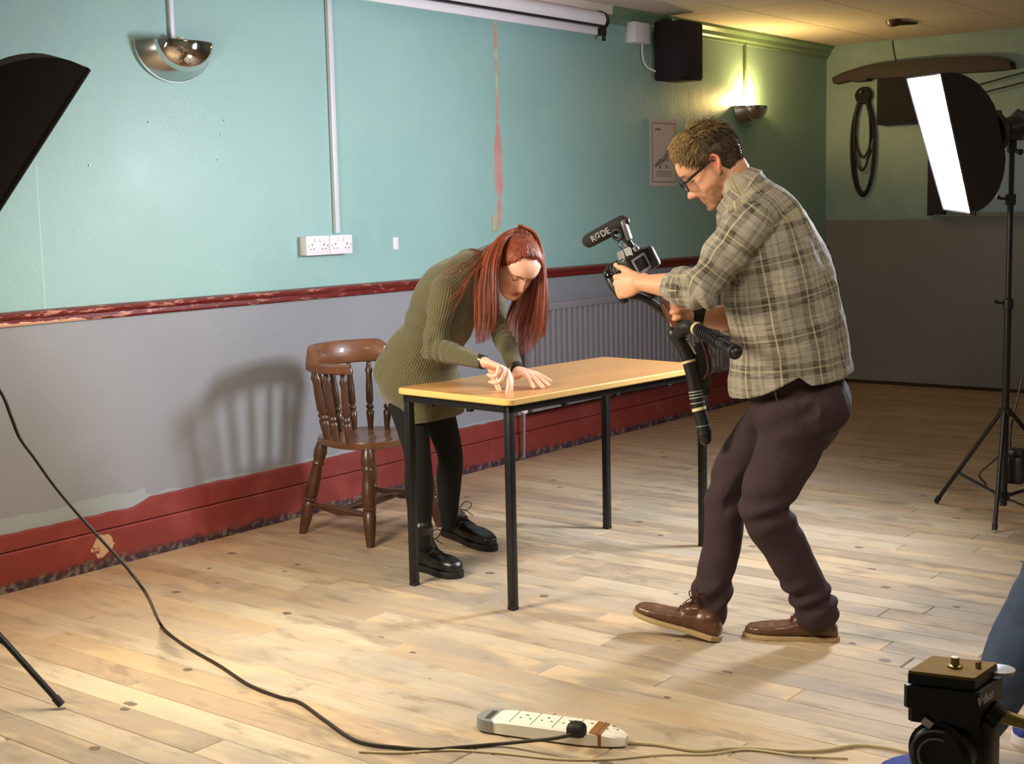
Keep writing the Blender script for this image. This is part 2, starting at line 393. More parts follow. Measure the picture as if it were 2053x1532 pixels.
M['brass']=simple('brass',srgb(150,136,90),.35,1)
M['silverplastic']=simple('silver_plastic',srgb(168,170,182),.3,.3)
M['screen']=simple('dark_lcd_glass',srgb(34,26,44),.08)
M['yellowed']=simple('aged_white_plastic',srgb(240,236,220),.4,var=.04)
M['tape']=simple('brown_parcel_tape',srgb(150,98,48),.35,var=.1)
M['greyplastic']=simple('grey_plastic',srgb(140,142,140),.45)
M['cream']=simple('cream_tape',srgb(214,200,150),.5)
M['brownlth']=simple('dark_brown_grip',srgb(92,50,36),.45,var=.2)
M['lettergrey']=simple('pale_grey_lettering',srgb(146,146,146),.6)
M['edge']=simple('sealed_beech_table_edge',srgb(222,182,112),.3,var=.08,scale=30,coat=.4)
M['green']=simple('dark_green_gloss',srgb(30,92,74),.4)
M['beam']=simple('weathered_beam_wood',srgb(56,46,48),.7,var=.2)
M['purple']=simple('dark_speaker_cloth',srgb(34,26,42),.8)
M['glass']=simple('pale_obscure_pane',srgb(120,140,160),.25)
def laminate():
    n=NT('beech_laminate_top'); v=n.n('ShaderNodeTexCoord').outputs['Object']
    g=n.noise(n.scale(v,(3,70,1)),1,4,.6,.4)
    n.out(n.mix(g,srgb(182,130,78),srgb(200,150,96)),n.math('MULTIPLY_ADD',n.noise(v,5,3),.15,.26)); return n.m
M['lam']=laminate()
# ---------------- room shell ----------------
X0,X1,Y0,Y1,ZC=-1.0,10.05,-3.2,4.69,2.60
def slab(name,c,d,mat): return tag(MB().box(c,d).build(name,mat,None,False),None,kind='structure')
wl=slab('wall_left',((X0+X1)/2,Y1+.05,ZC/2),(X1-X0,.1,ZC),M['wallL'])
wr=slab('wall_right',(X1+.05,(Y0+Y1)/2,ZC/2),(.1,Y1-Y0+.2,ZC),M['wallR'])
slab('wall_back',((X0+X1)/2,Y0-.05,ZC/2),(X1-X0,.1,ZC),M['plain'])
slab('wall_front',(X0-.05,(Y0+Y1)/2,ZC/2),(.1,Y1-Y0+.2,ZC),M['plain'])
fl=slab('floor',((X0+X1)/2,(Y0+Y1)/2,-.06),(X1-X0,Y1-Y0,.1),M['gap'])
ce=slab('ceiling',((X0+X1)/2,(Y0+Y1)/2,ZC+.055),(X1-X0,Y1-Y0,.1),M['gap'])
# floor boards: each a part of the floor, shared mesh
bm=MB().box((0,0,0),(1,1,1)); BME=bpy.data.meshes.new('board'); 
def board_mesh():
    e=.02; V=[(-.5,-.5,-.5),(.5,-.5,-.5),(.5,.5,-.5),(-.5,.5,-.5),(-.5,-.5,.3),(.5,-.5,.3),(.5,.5,.3),(-.5,.5,.3),(-.5+e,-.498,.5),(.5-e,-.498,.5),(.5-e,.498,.5),(-.5+e,.498,.5)]
    F=[(3,2,1,0),(0,1,5,4),(1,2,6,5),(2,3,7,6),(3,0,4,7),(4,5,9,8),(5,6,10,9),(6,7,11,10),(7,4,8,11),(8,9,10,11)]
    return V,F
V,F=board_mesh(); BME.from_pydata(V,[],F); BME.update(); BME.materials.append(M['floor'])
random.seed(11); cand=[]; PW=.1125
k0=int((1.5-3.23)/PW); 
for k in range(int((X0-3.23)/PW),int((X1-3.23)/PW)+1):
    x=3.23+(k+.5)*PW; y=Y1; first=True
    while y>Y0+.05:
        L=random.uniform(1.1,2.3)*(random.uniform(.3,1) if first else 1); first=False
        y2=max(Y0,y-L)
        if y2-Y0<.3: y2=Y0
        cand.append((x,(y+y2)/2,y-y2)); y=y2
def inview(x,yc,L):
    best=1e9
    for t in np.linspace(-.5,.5,7):
        yy=yc+t*L; fw=x*.788+yy*.615; rt=x*.615-yy*.788
        if fw>2.2 and abs(rt)<fw*.385: best=min(best,fw)
    return best
vis=sorted([(inview(*c),c) for c in cand])
vis2=[c for d,c in vis if d<1e8]; parts=vis2[:300]; rest=vis2[300:]+[c for d,c in vis if d>=1e8]
for c in parts:
    o=bpy.data.objects.new('board',BME); COL.objects.link(o); o.parent=fl
    o.location=(c[0],c[1],-.0075+random.uniform(-.0005,0)); o.scale=(PW-random.choice((.0007,.0009,.0012,.0022)),c[2]-random.choice((.0006,.001,.0025)),.015)
mb=MB()
for c in rest:
    mb.add([(c[0]+p[0]*(PW-.0022),c[1]+p[1]*(c[2]-.002),-.0077+p[2]*.015) for p in V],F)
tag(mb.build('distant_boards',M['floor'],fl,False),None,kind='stuff')
# ceiling panels
ys=[Y1-.0]+[4.17-.535*i for i in range(14)]; xs=[7.70+1.2*i for i in range(-8,3)]
PME=bpy.data.meshes.new('panel'); PME.from_pydata(V,[],[tuple(f) for f in F]); PME.update(); PME.materials.append(M['ceil'])
for i in range(len(ys)-1):
    for x in xs:
        a,b=max(x,X0),min(x+1.2,X1)
        ya,yb=ys[i],max(ys[i+1],Y0)
        if b-a<.05 or ya-yb<.05: continue
        o=bpy.data.objects.new('panel',PME); COL.objects.link(o); o.parent=ce
        o.location=((a+b)/2,(ya+yb)/2,ZC); o.rotation_euler=(math.pi,0,0); o.scale=(b-a-.006,ya-yb-.006,.012)
# dado rail, cornice, skirting
def extr(profile,x0,x1,name,mat,lab=None,axis='x'):
    mb=MB(); 
    if axis=='x': mb.prism([(x0,Y1-a,b) for a,b in profile],(x1-x0,0,0))
    else: mb.prism([(X1-a,x0,b) for a,b in profile],(0,x1-x0,0))
    return mb.build(name,mat,None,True,25)
tag(extr([(0,1.012),(.012,1.012),(.018,1.02),(.018,1.036),(.03,1.044),(.034,1.052),(.03,1.060),(.016,1.066),(0,1.068)],X0,X1-.001,'trim_1',M['dado']),'dark red dado rail along the left wall, paint chipped',kind='structure')
tag(extr([(0,2.50),(.012,2.502),(.016,2.52),(.03,2.53),(.036,2.555),(.06,2.575),(.066,2.60),(0,2.60)],7.0,X1-.001,'trim_2',simple('cornice_paint',srgb(112,140,116),.4)),'painted cornice under the ceiling of the left wall',kind='structure')
tag(extr([(0,2.545),(.05,2.545),(.05,2.60),(0,2.60)],X0,7.0,'trim_3',M['ceil']),'pale boxed cornice above the projector screen',kind='structure')
bl=empty('baseboard_left',(5,Y1,0),'tall two-part red skirting along the left wall, scuffed and dirty at the floor',None); bl['kind']='structure'
extr([(0,0),(.024,0),(.024,.147),(.018,.153),(0,.153)],X0,X1-.001,'lower_board',M['red']).parent=bl
# upper board with an uneven painted top edge
mb=MB(); rs=[]
xsn=np.arange(X0,X1,.02)
for x in xsn:
    h=.249+.006*noise.noise(Vector((x*3,0,0)))+.004*noise.noise(Vector((x*14,3,0)))+(-.028 if x<3.52 and x>2.0 else 0)*min(1,max(0,(3.52-x)*12))
    if x>6.05: h=min(h,.262)+.004
    rs.append([A(x,Y1,.158),A(x,Y1-.017,.158),A(x,Y1-.017,h-.006),A(x,Y1-.006,h),A(x,Y1,h)])
mb.rings(rs).build('upper_board',M['red'],None,True,30).parent=bl
for c in bl.children: c.matrix_parent_inverse=bl.matrix_world.inverted()
extr([(0,0),(.01,0),(.008,.02),(0,.025)],Y0,Y1-.02,'baseboard_right',M['gap'],axis='y')['kind']='structure'
bpy.data.objects['baseboard_right']['label']='dark dirty joint at the foot of the far wall'
# seams scratched in far wall: horizontal sheet joint
extr([(0,2.158),(.0015,2.158),(.0015,2.162),(0,2.162)],3.9,Y1-.02,'trim_4',M['wallR'],axis='y')['kind']='structure'
# ---------------- things on the left wall ----------------
def on_wall(x,z,out=0): return A(x,Y1-out,z)
def sconce(x,z,label,lit,top):
    r=.2 if not lit else .17
    e=empty('wall_sconce',(x,Y1,z),label,'wall lamp')
    th=np.linspace(math.pi,2*math.pi,33)
    half=lambda rr,o: [A(x+rr*math.cos(t),Y1-o,z+rr*.80*math.sin(t)) for t in th]
    mb=MB(); mb.prism([tuple(p) for p in half(r,.002)],(0,-.012,0)); mb.build('back_plate',M['satin'],e)
    mb=MB(); rs=[half(r*.97,.014),half(r*.86,.05),half(r*.74,.078)]
    Vv=[p for q in rs for p in q]; Ff=[(i*33+j,i*33+j+1,(i+1)*33+j+1,(i+1)*33+j) for i in range(2) for j in range(32)]
    mb.add(Vv,Ff).build('rim_band',M['satin'],e)
    mb=MB(); rb=r*.74; rs=[]
    for k in range(9):
        a=k/8*math.pi/2; rs.append([A(x+rb*math.cos(a)*math.cos(t),Y1-.078-.085*math.sin(a),z+rb*.8*math.cos(a)*math.sin(t)) for t in th])
    Vv=[p for q in rs for p in q]; Ff=[(i*33+j,i*33+j+1,(i+1)*33+j+1,(i+1)*33+j) for i in range(8) for j in range(32)]
    o=mb.add(Vv,Ff).build('chrome_bowl',M['chrome'],e); o['label']='polished half bowl'
    # small lamp holder and bulb inside
    MB().lathe((x,Y1-.055,z-.06),[(.012,0),(.012,.03),(.016,.035)],12).build('lamp_holder',M['white'],e)
    bc=(1,.66,.22)
    MB().lathe((x,Y1-.055,z-.025),[(.0,-.002),(.012,0),(.02,.02),(.02,.035),(.012,.048),(0,.052)],14).build('bulb',emit('lit_bulb',bc,70) if lit else M['yellowed'],e)
    if lit: lamp('sconce_glow','POINT',(x,Y1-.06,z+.045),27,bc,size=.03)
    # conduit
    q=.011
    c=MB().box((x,Y1-.008,(z+top)/2+.01),(.024,.016,top-z-.02),None,.003).build('surface_conduit',M['conduit'] if not lit else simple('conduit_painted_green',srgb(130,146,110),.5),e)
sconce(3.757,2.125,'unlit chrome half-bowl wall lamp at the upper left',False,2.545)
sconce(8.72,2.08,'lit half-bowl wall lamp glowing yellow above the man',True,2.52)
# conduit and twin sockets
tag(MB().box((4.672,Y1-.010,1.93),(.030,.02,1.23),None,.004).build('socket_conduit',M['conduit']),'long pale square conduit running down the wall to the sockets','conduit')
def socket(x,z,label,dz=0):
    e=empty('double_socket',(x,Y1,z),label,'socket','twin sockets side by side on the wall')
    MB().box((x,Y1-.018,z),(.148,.036,.088),None,.003).build('back_box',M['white'],e)
    MB().box((x,Y1-.040,z),(.150,.009,.090),None,.003).build('face_plate',M['white'],e)
    for sx in(-.038,.038):
        mb=MB()
        mb.box((x+sx,Y1-.0455,z+.004),(.004,.002,.009)); mb.box((x+sx-.011,Y1-.0455,z-.016),(.006,.002,.004)); mb.box((x+sx+.011,Y1-.0455,z-.016),(.006,.002,.004))
        mb.build('pin_holes',M['ink'],e,False)
        MB().box((x+sx*.45,Y1-.047,z+.026),(.012,.005,.02),None,.002).build('switch',M['white'],e)
    for sx in(-.062,.062):
        MB().cyl((x+sx,Y1-.0445,z-.002),(x+sx,Y1-.0465,z-.002),.0035,n=8).build('screw',M['greymetal'],e)
socket(4.512,1.262,'left one of the two white twin sockets')
socket(4.664,1.262,'right one of the two white twin sockets, under the conduit')
tag(MB().box((5.09,Y1-.0015,1.253),(.038,.003,.06),None,.001).build('paper_scrap',M['white']),'small torn white scrap of paper on the wall right of the sockets','paper')
tag(MB().box((5.89,Y1-.003,1.335),(.05,.006,.09),None,.002).build('patch_plate',simple('beige_filler',srgb(176,168,140),.6)),'beige filler patch on the wall behind the woman\'s head','patch')
# projector screen case
e=empty('projector_screen',(5.9,Y1,2.45),'long white roll-up projector screen case under the ceiling','projector screen')
sa,sb=4.2,6.83
MB().tube([(sa,Y1-.075,2.492),(sb,Y1-.075,2.492)],[.047],20).build('housing',M['white'],e)
MB().box(((sa+sb)/2-.02,Y1-.083,2.425),(sb-sa-.06,.020,.045),None,.004).build('batten',M['white'],e)
MB().box(((sa+sb)/2,Y1-.085,2.455),(sb-sa-.02,.05,.014)).build('dark_slot',M['black'],e)
MB().tube([(sb-.005,Y1-.075,2.49),(sb+.022,Y1-.075,2.49)],[.055,.052],20).build('end_cap',M['black'],e)
MB().box((sb+.0,Y1-.085,2.428),(.05,.04,.05),None,.005).build('end_bracket',M['black'],e)
MB().box((sb-.4,Y1-.012,2.53),(.05,.03,.03)).build('wall_bracket',M['black'],e)
MB().tube([(sb+.02,Y1-.085,2.415),(sb+.022,Y1-.085,2.375)],[.008,.014],8).build('pull_knob',M['black'],e)
# junction box + speaker
tag(MB().box((7.30,Y1-.035,2.462),(.17,.07,.125),None,.005).build('junction_box',M['white']),'small white junction box beside the wall speaker','junction box')
e=empty('wall_speaker',(7.62,Y1,2.39),'black loudspeaker hung on the wall near the ceiling','speaker')
MB().box((7.62,Y1-.13,2.365),(.26,.20,.36),None,.012).build('cabinet',M['blackmat'],e)
MB().box((7.62,Y1-.233,2.365),(.235,.012,.335),None,.006).build('grille',M['purple'],e)
MB().box((7.62,Y1-.018,2.40),(.08,.036,.1)).build('bracket',M['black'],e)
MB().tube([(7.37,Y1-.02,2.42),(7.375,Y1-.02,2.33),(7.40,Y1-.03,2.27),(7.46,Y1-.06,2.24)],[.006],6,sub=5).build('speaker_wire',M['white'],e)
# poster
e=empty('poster',(7.64,Y1,1.74),'pinned paper notice with a dark sketch, left of the man\'s head','poster')
pl,pr,pb,pt=(7.479,4.69,1.536),(7.808,4.69,1.53),1.53,1.955
cx_=(pl[0]+pr[0])/2; pw=pr[0]-pl[0]
MB().box((cx_,Y1-.003,(pb+pt)/2),(pw,.004,pt-pb)).build('sheet',M['paper'],e,False)
mb=MB()
for zz in(pt-.025,pb+.03): mb.box((cx_,Y1-.006,zz),(pw*.86,.001,.003))
for xx in(-.43,.43): mb.box((cx_+xx*pw,Y1-.006,(pb+pt)/2),(.003,.001,pt-pb-.055))
mb.build('border_line',M['ink'],e,False)
mb=MB(); random.seed(3)
for i in range(150):
    t=random.random(); xx=cx_-.11+t*.24+random.uniform(-.02,.02); zz=pb+.125+t*.14*random.uniform(.5,1.15)
    mb.box((xx,Y1-.0055-.0002*random.random(),zz),(random.uniform(.004,.02),.001,random.uniform(.002,.009)))
for xx in(-.05,.03): mb.box((cx_+xx,Y1-.0065,pb+.125),(.018,.001,.022))
tag(mb.build('printed_drawing',simple('faded_print',srgb(112,100,96),.8,var=.4,scale=60),e,False),None,kind='stuff')
mb=MB()
for i in range(5): mb.box((cx_-.1+i*.013,Y1-.006,pt-.065+.002*(i%2)),(.009,.001,.009))
for r in range(3): mb.box((cx_,Y1-.006,pb+.095-.014*r),(pw*.6,.001,.0025))
tag(mb.build('printed_lines',M['ink'],e,False),None,kind='stuff')
# green panel upper left
tag(MB().box((2.70,Y1-.03,2.2),(.42,.06,.62),None,.004).build('green_panel',M['green']),'dark green painted panel at the top left corner','panel')
# small wall marks: nails
for i,(u,z) in enumerate([(3.62,1.80),(4.0,1.76),(4.02,1.82),(3.32,1.62)]):
    tag(MB().cyl((u,Y1,z),(u,Y1-.006,z),.004,.003,8).build('nail_head',M['greymetal']),'tiny nail head in the turquoise wall, '+['upper left one nearest under the chrome lamp','lower of the close pair on the right','upper of the close pair on the right','lowest and leftmost one'][i],'nail','nail heads in the left wall')
# radiator
e=empty('radiator',(7.1,Y1,.28),'long grey ribbed panel radiator under the dado rail','radiator')
ra,rb_=6.08,8.22; MB().box(((ra+rb_)/2,Y1-.06,.575),(rb_-ra,.03,.56)).build('back_panel',M['rad'],e,False)
mb=MB(); pts=[]; N=int((rb_-ra)/.054)
for i in range(N):
    x=ra+.02+i*.054
    for dx,dy in((0,.078),(.010,.078),(.018,.098),(.036,.098),(.044,.078)): pts.append((x+dx,dy))
rs=[[A(x,Y1-y,.315),A(x,Y1-y,.835)] for x,y in pts]
Vv=[p for r in rs for p in r]; mb.add(Vv,[(2*i,2*i+2,2*i+3,2*i+1) for i in range(len(rs)-1)])
mb.build('ribbed_front',M['rad'],e,False)
MB().box(((ra+rb_)/2,Y1-.085,.855),(rb_-ra,.03,.045),None,.008).build('top_rail',M['rad'],e)
MB().box(((ra+rb_)/2,Y1-.085,.295),(rb_-ra,.03,.045),None,.008).build('bottom_rail',M['rad'],e)
for x in(ra,rb_): MB().box((x,Y1-.075,.575),(.02,.06,.56),None,.005).build('end_cap',M['rad'],e)
MB().tube([(ra-.03,Y1-.07,.31),(ra-.05,Y1-.07,.29),(ra-.05,Y1-.06,.02)],[.0085],10,sub=4).build('pipe',M['rad'],e)
MB().lathe((ra-.05,Y1-.07,.27),[(.012,0),(.02,.01),(.02,.05),(.014,.06)],12).build('valve',M['white'],e)
for x in(ra+.3,rb_-.3): MB().box((x,Y1-.022,.6),(.04,.044,.3)).build('bracket',M['rad'],e)
# ---------------- far wall ----------------
def FX(u): return u
e=empty('coiled_cable',(X1,4.36,2.2),'black cable coil hanging on the far wall','cable')
yc=4.372
def loopc(w,ztop,zbot,o,ph=0,tw=0):
    P=[]
    for k in range(25):
        t=2*math.pi*k/24; zz=(ztop+zbot)/2+(ztop-zbot)/2*math.cos(t); yy=yc+w*math.sin(t)*(1 if zz<ztop-.12 else .9)+tw*math.cos(t)
        P.append(A(X1-o,yy,zz))
    return P
for i,(wd,zt,zb,o) in enumerate([(.085,2.20,1.445,.03),(.092,2.19,1.455,.045),(.08,2.21,1.47,.02),(.07,2.18,1.74,.035),(.065,2.19,1.64,.05)]):
    MB().tube(loopc(wd,zt,zb,o),[.009],8,sub=2,cap=False).build('cable_loop',M['rubber'],e)
MB().lathe((X1-.04,yc,2.2),[(.045,-.02),(.062,-.012),(.066,0),(.062,.012),(.045,.02)],20,axis=(1,0,0)).build('tied_top_coil',M['blackmat'],e)
MB().tube([(X1,yc,2.215),(X1-.08,yc,2.215),(X1-.09,yc,2.235)],[.006],8,sub=3).build('hook',M['greymetal'],e)
# curved beam
e=empty('curved_beam',(X1,3.9,2.4),'long curved wooden board fixed high on the far wall','wooden board')
up=[(1675,160),(1700,140),(1745,130),(1800,122),(1860,117),(1930,115),(1990,114),(2030,124)]
lo=[(1678,168),(1710,158),(1748,156),(1800,155),(1860,152),(1930,147),(1990,140),(2032,138)]
UP=[(10,4.594,2.345),(10,4.492,2.382),(10,4.313,2.416),(10,4.098,2.428),(10,3.87,2.431),(10,3.611,2.421),(10,3.396,2.406),(10,3.255,2.36)]
LO=[(10,4.581,2.299),(10,4.451,2.315),(10,4.3,2.319),(10,4.096,2.312),(10,3.868,2.309),(10,3.609,2.308),(10,3.394,2.305),(10,3.246,2.311)]
rs=[]
for a,b in zip(cr(UP,4),cr(LO,4)):
    rs.append([A(X1,a[1],a[2]),A(X1-.11,a[1],a[2]),A(X1-.12,(a[1]+b[1])/2,(a[2]+b[2])/2),A(X1-.11,b[1],b[2]),A(X1,b[1],b[2])])
MB().rings(rs).build('plank',M['beam'],e)
MB().box((9.99,4.375,2.317),(.1,.12,.03),None,.01).build('under_cleat',M['beam'],e)
e2=tag(MB().tube([(X1-.005,(10.04,4.16,2.611)[1],2.59),(X1-.005,(10.04,4.147,2.522)[1],2.5),(X1-.005,(10.04,4.118,2.433)[1],2.40)],[.004],6,sub=4).build('thin_wire',M['black']),'thin black wire from ceiling to the curved board','wire')
# dark cabinet under the beam
ya,yb=(9.95,4.241,2.158)[1],(9.95,3.816,2.131)[1]
e=empty('hanging_speaker',(X1,(ya+yb)/2,2.15),'dark square cabinet hanging below the curved board','speaker')
MB().box((X1-.05,(ya+yb)/2,2.16),(.10,abs(ya-yb),.38),None,.01).build('cabinet',M['purple'],e)
MB().box((X1-.104,(ya+yb)/2,2.16),(.01,abs(ya-yb)-.04,.34),None,.004).build('front_cloth',M['blackmat'],e)
# window behind the softbox
e=empty('window_1',(X1,3.5,1.3),'pale obscured window with a dark frame behind the right softbox',None); e['kind']='structure'
w0,w1=(10,3.86,1.409)[1],(10,2.989,1.391)[1]; zt=1.92
MB().box((X1-.02,w0-.065,(1.29+zt)/2),(.04,.13,zt-1.29)).build('frame',M['purple'],e,False)
MB().box((X1-.02,(w0+w1)/2,zt),(.05,abs(w0-w1),.05)).build('frame',M['purple'],e,False)
MB().box((X1-.02,w1,(1.29+zt)/2),(.05,.05,zt-1.29)).build('frame',M['purple'],e,False)
MB().box((X1-.045,(w0-.13+w1)/2,1.285),(.09,abs(w0-w1),.022),None,.005).build('sill',simple('sill_paint',srgb(110,108,110),.5),e)
nP=3; pw_=(w0-.13-w1)/nP
for i in range(nP):
    MB().box((X1-.01,w0-.13-pw_*(i+.5),(1.29+zt)/2),(.012,pw_-.012,zt-1.32)).build('pane',M['glass'],e,False)
for i,(a,b) in enumerate([((1975,176),(2090,141)),((1975,186),(2090,158))]): pass
q=[(9.97,3.506,2.21),(9.97,3.004,2.311)]; q2=[(9.97,3.505,2.147),(9.97,3.002,2.24)]
tag(MB().tube(q,[.006],6).build('upper_wire',M['black']),'upper of two dark wires across the far wall at the right','wire')
tag(MB().tube(q2,[.006],6).build('lower_wire',M['black']),'lower of two dark wires across the far wall at the right','wire')
e=empty('ceiling_fitting',(8.92,3.69,2.6),'small dark broken fitting on the ceiling','ceiling fitting')
MB().lathe((8.92,3.69,2.594),[(.0,-.045),(.03,-.04),(.045,-.02),(.05,0)],14).build('cap',M['rim'],e)
MB().tube([(8.95,3.68,2.575),(9.15,3.62,2.585)],[.018,.008],8).build('stub',M['rim'],e)

# ---------------- table ----------------
ta=math.radians(-5.0); tL=A(math.cos(ta),math.sin(ta),0); tS=A(-math.sin(ta),math.cos(ta),0)
T0=A(3.690,2.893,0) # near-left corner of the top
TLn,TSn=1.235,.58; TH=.76
def tp(a,b,z): return T0+tL*a+tS*b+A(0,0,z)
TR=np.array([tL,tS,A(0,0,1)]).T
e=empty('table',tuple(tp(TLn/2,TSn/2,0)),'beech-topped school table with black metal legs that the woman leans on','table')
tc=tp(TLn/2,TSn/2,TH-.011)
def rrect(hx,hy,r,k=6):
    P=[]
    for cx0,cy0,a0 in((hx-r,hy-r,0),(-hx+r,hy-r,90),(-hx+r,-hy+r,180),(hx-r,-hy+r,270)):
        for j in range(k+1):
            a=math.radians(a0+90*j/k); P.append((cx0+r*math.cos(a),cy0+r*math.sin(a)))
    return P
def plate(name,hx,hy,r,zs,mat,parent):
    rs=[[T0+tL*(TLn/2+x)+tS*(TSn/2+y)+A(0,0,z) for x,y in rrect(hx-i,hy-i,r)] for i,z in zs]
    o=MB().rings(rs).build(name,mat,parent,True,40); return o
o=plate('table_top',TLn/2-.006,TSn/2-.006,.022,[(0,TH-.02),(0,TH+.0005)],M['lam'],e)
plate('table_edge',TLn/2,TSn/2,.028,[(.004,TH-.024),(0,TH-.020),(0,TH-.004),(.004,TH)],M['edge'],e)['label']='rounded pale edge strip'
mb=MB(); ins=.02; q=.025
for b in(ins+q/2,TSn-ins-q/2): mb.box(tp(TLn/2,b,TH-.038),(TLn-2*ins,q,.028),TR)
for a in(ins+q/2,TLn-ins-q/2): mb.box(tp(a,TSn/2,TH-.038),(q,TSn-2*ins,.028),TR)
mb.build('frame',M['blackmetal'],e,False)
for a,b in((ins,ins),(ins,TSn-ins),(TLn-ins,ins),(TLn-ins,TSn-ins)):
    sa=1 if a<.5 else -1; sb=1 if b<.3 else -1; w_=.0285
    l=MB().box(tp(a+sa*w_/2,b+sb*w_/2,(TH-.026)/2+.001),(w_,w_,TH-.028),TR,.003).build('leg',M['blackmetal'],e)
    MB().box(tp(a+sa*w_/2,b+sb*w_/2,.006),(w_+.002,w_+.002,.012),TR,.003).build('foot_cap',M['rubber'],l)
for a,b in((.02,.22),(.02,.42),(.32,.03),(.62,.03),(.95,.03)): MB().box(tp(a+.01,b,TH-.057),(.022,.022,.012),TR,.002).build('fixing_clip',M['blackmetal'],e)
# ---------------- chair ----------------
def turned(a,b,prof,name,parent,mat,n=14):
    a=A(*a);b=A(*b);L=np.linalg.norm(b-a); return MB().lathe(a,[(r,h*L) for h,r in prof],n,axis=tuple((b-a)/L)).build(name,mat,parent,True,50)
ch=empty('captains_chair',(4.34,4.19,0),'brown turned-wood captain\'s chair standing behind the woman by the wall','chair')
SZ=.435
legp=[(0,.017),(.03,.019),(.18,.026),(.30,.029),(.34,.022),(.36,.030),(.38,.023),(.41,.03),(.6,.027),(.72,.021),(.74,.028),(.77,.022),(.80,.027),(.86,.03),(.95,.024),(1,.018)]
cxs=4.345
feet=[(4.130,4.42),(4.108,3.985),(4.56,3.985),(4.575,4.42)]; tops=[(4.20,4.34),(4.185,4.06),(4.50,4.06),(4.49,4.34)]
LT=[]
for (fx,fy),(tx,ty) in zip(feet,tops): turned((fx,fy,0),(tx,ty,SZ-.01),legp,'leg',ch,M['rim'])
def lerp(a,b,t): return tuple(A(*a)*(1-t)+A(*b)*t)
st=[(0,.010),(.1,.012),(.3,.017),(.45,.022),(.5,.026),(.55,.022),(.7,.017),(.9,.012),(1,.010)]
zs_=.13/.43
pL=[lerp((*f,0),(*t,SZ),.30) for f,t in zip(feet,tops)]
turned(pL[0],pL[1],st,'stretcher',ch,M['rim']); turned(pL[3],pL[2],st,'stretcher',ch,M['rim'])
turned(lerp(pL[0],pL[1],.5),lerp(pL[3],pL[2],.5),st,'stretcher',ch,M['rim'])
# seat: shaped, saddle-dished
out=[]
for t in np.linspace(0,2*math.pi,40,endpoint=False):
    c,s=math.cos(t),math.sin(t); r=1/((abs(c)**2.7+abs(s)**2.7)**(1/2.7))
    x=.222*c*r*(1-.10*max(0,s)); y=.215*s*r; out.append((x,y))
rs=[]
for k,z,dish in((.90,-.035,0),(.985,-.028,0),(1.0,-.012,0),(.985,0,0),(.93,.001,0),(.75,-.006,1),(.5,-.011,1),(.25,-.011,1),(.03,-.008,1)):
    rs.append([A(cxs+x*k,4.195+y*k,SZ+.0+z+(.006*(1-abs(x)/.22) if dish and y<0 else 0)) for x,y in out])
MB().rings(rs).build('seat',simple('chair_seat_worn_wood',srgb(104,66,40),.3,var=.3,scale=10,coat=.4),ch)
# low back rail: horseshoe plan with thickened crest
def hs(t,k=1): # t -1..1 : left arm end, round the back, to right arm end
    a=math.radians(90+118*t*-1)
    return A(cxs+.258*math.cos(a)*k,4.19+.235*math.sin(a)*k,0)
rs=[]
for t in np.linspace(-1,1,61):
    p=hs(t); q_=hs(t*.999+.0005); tt=unit(hs(min(1,t+.01))-hs(max(-1,t-.01))); nrm=A(-tt[1],tt[0],0)
    at=abs(t); wd=.026+ (.020 if at>.72 else 0)*min(1,(at-.72)/.15 if at>.72 else 0); 
    if at>.93: wd*=math.sqrt(max(.05,1-((at-.93)/.075)**2))
    lo_=.735; hi=.775
    cre=max(0,1-((at)/.60)**4) if at<.6 else 0
    hi2=hi+.062*min(1,cre*1.6)
    wt=wd*(1-.35*min(1,cre*1.6))
    rs.append([p-nrm*wd+A(0,0,lo_+.006),p-nrm*wd*.8+A(0,0,lo_),p+nrm*wd*.8+A(0,0,lo_),p+nrm*wd+A(0,0,lo_+.006),p+nrm*wd+A(0,0,hi-.008),p+nrm*wt+A(0,0,hi2-.01),p+nrm*wt*.7+A(0,0,hi2),p-nrm*wt*.5+A(0,0,hi2),p-nrm*wt+A(0,0,hi2-.008),p-nrm*wd+A(0,0,hi-.004)])
MB().rings(rs).build('back_rail',M['rimtop'],ch,True,50)
spp=[(0,.010),(.05,.013),(.18,.017),(.26,.019),(.29,.012),(.31,.018),(.34,.018),(.37,.011),(.40,.017),(.6,.017),(.78,.013),(.86,.018),(.9,.012),(1,.009)]
for t in(-.93,-.74,-.56,-.37,-.185,0,.185,.37,.56,.74,.93):
    b=hs(t,.985); k=.80 if abs(t)<.8 else .86; a=A(cxs+(b[0]-cxs)*k,4.19+(b[1]-4.19)*k,SZ-.008)
    turned(tuple(a),(b[0],b[1],.742),spp,'spindle',ch,M['rim'],12)
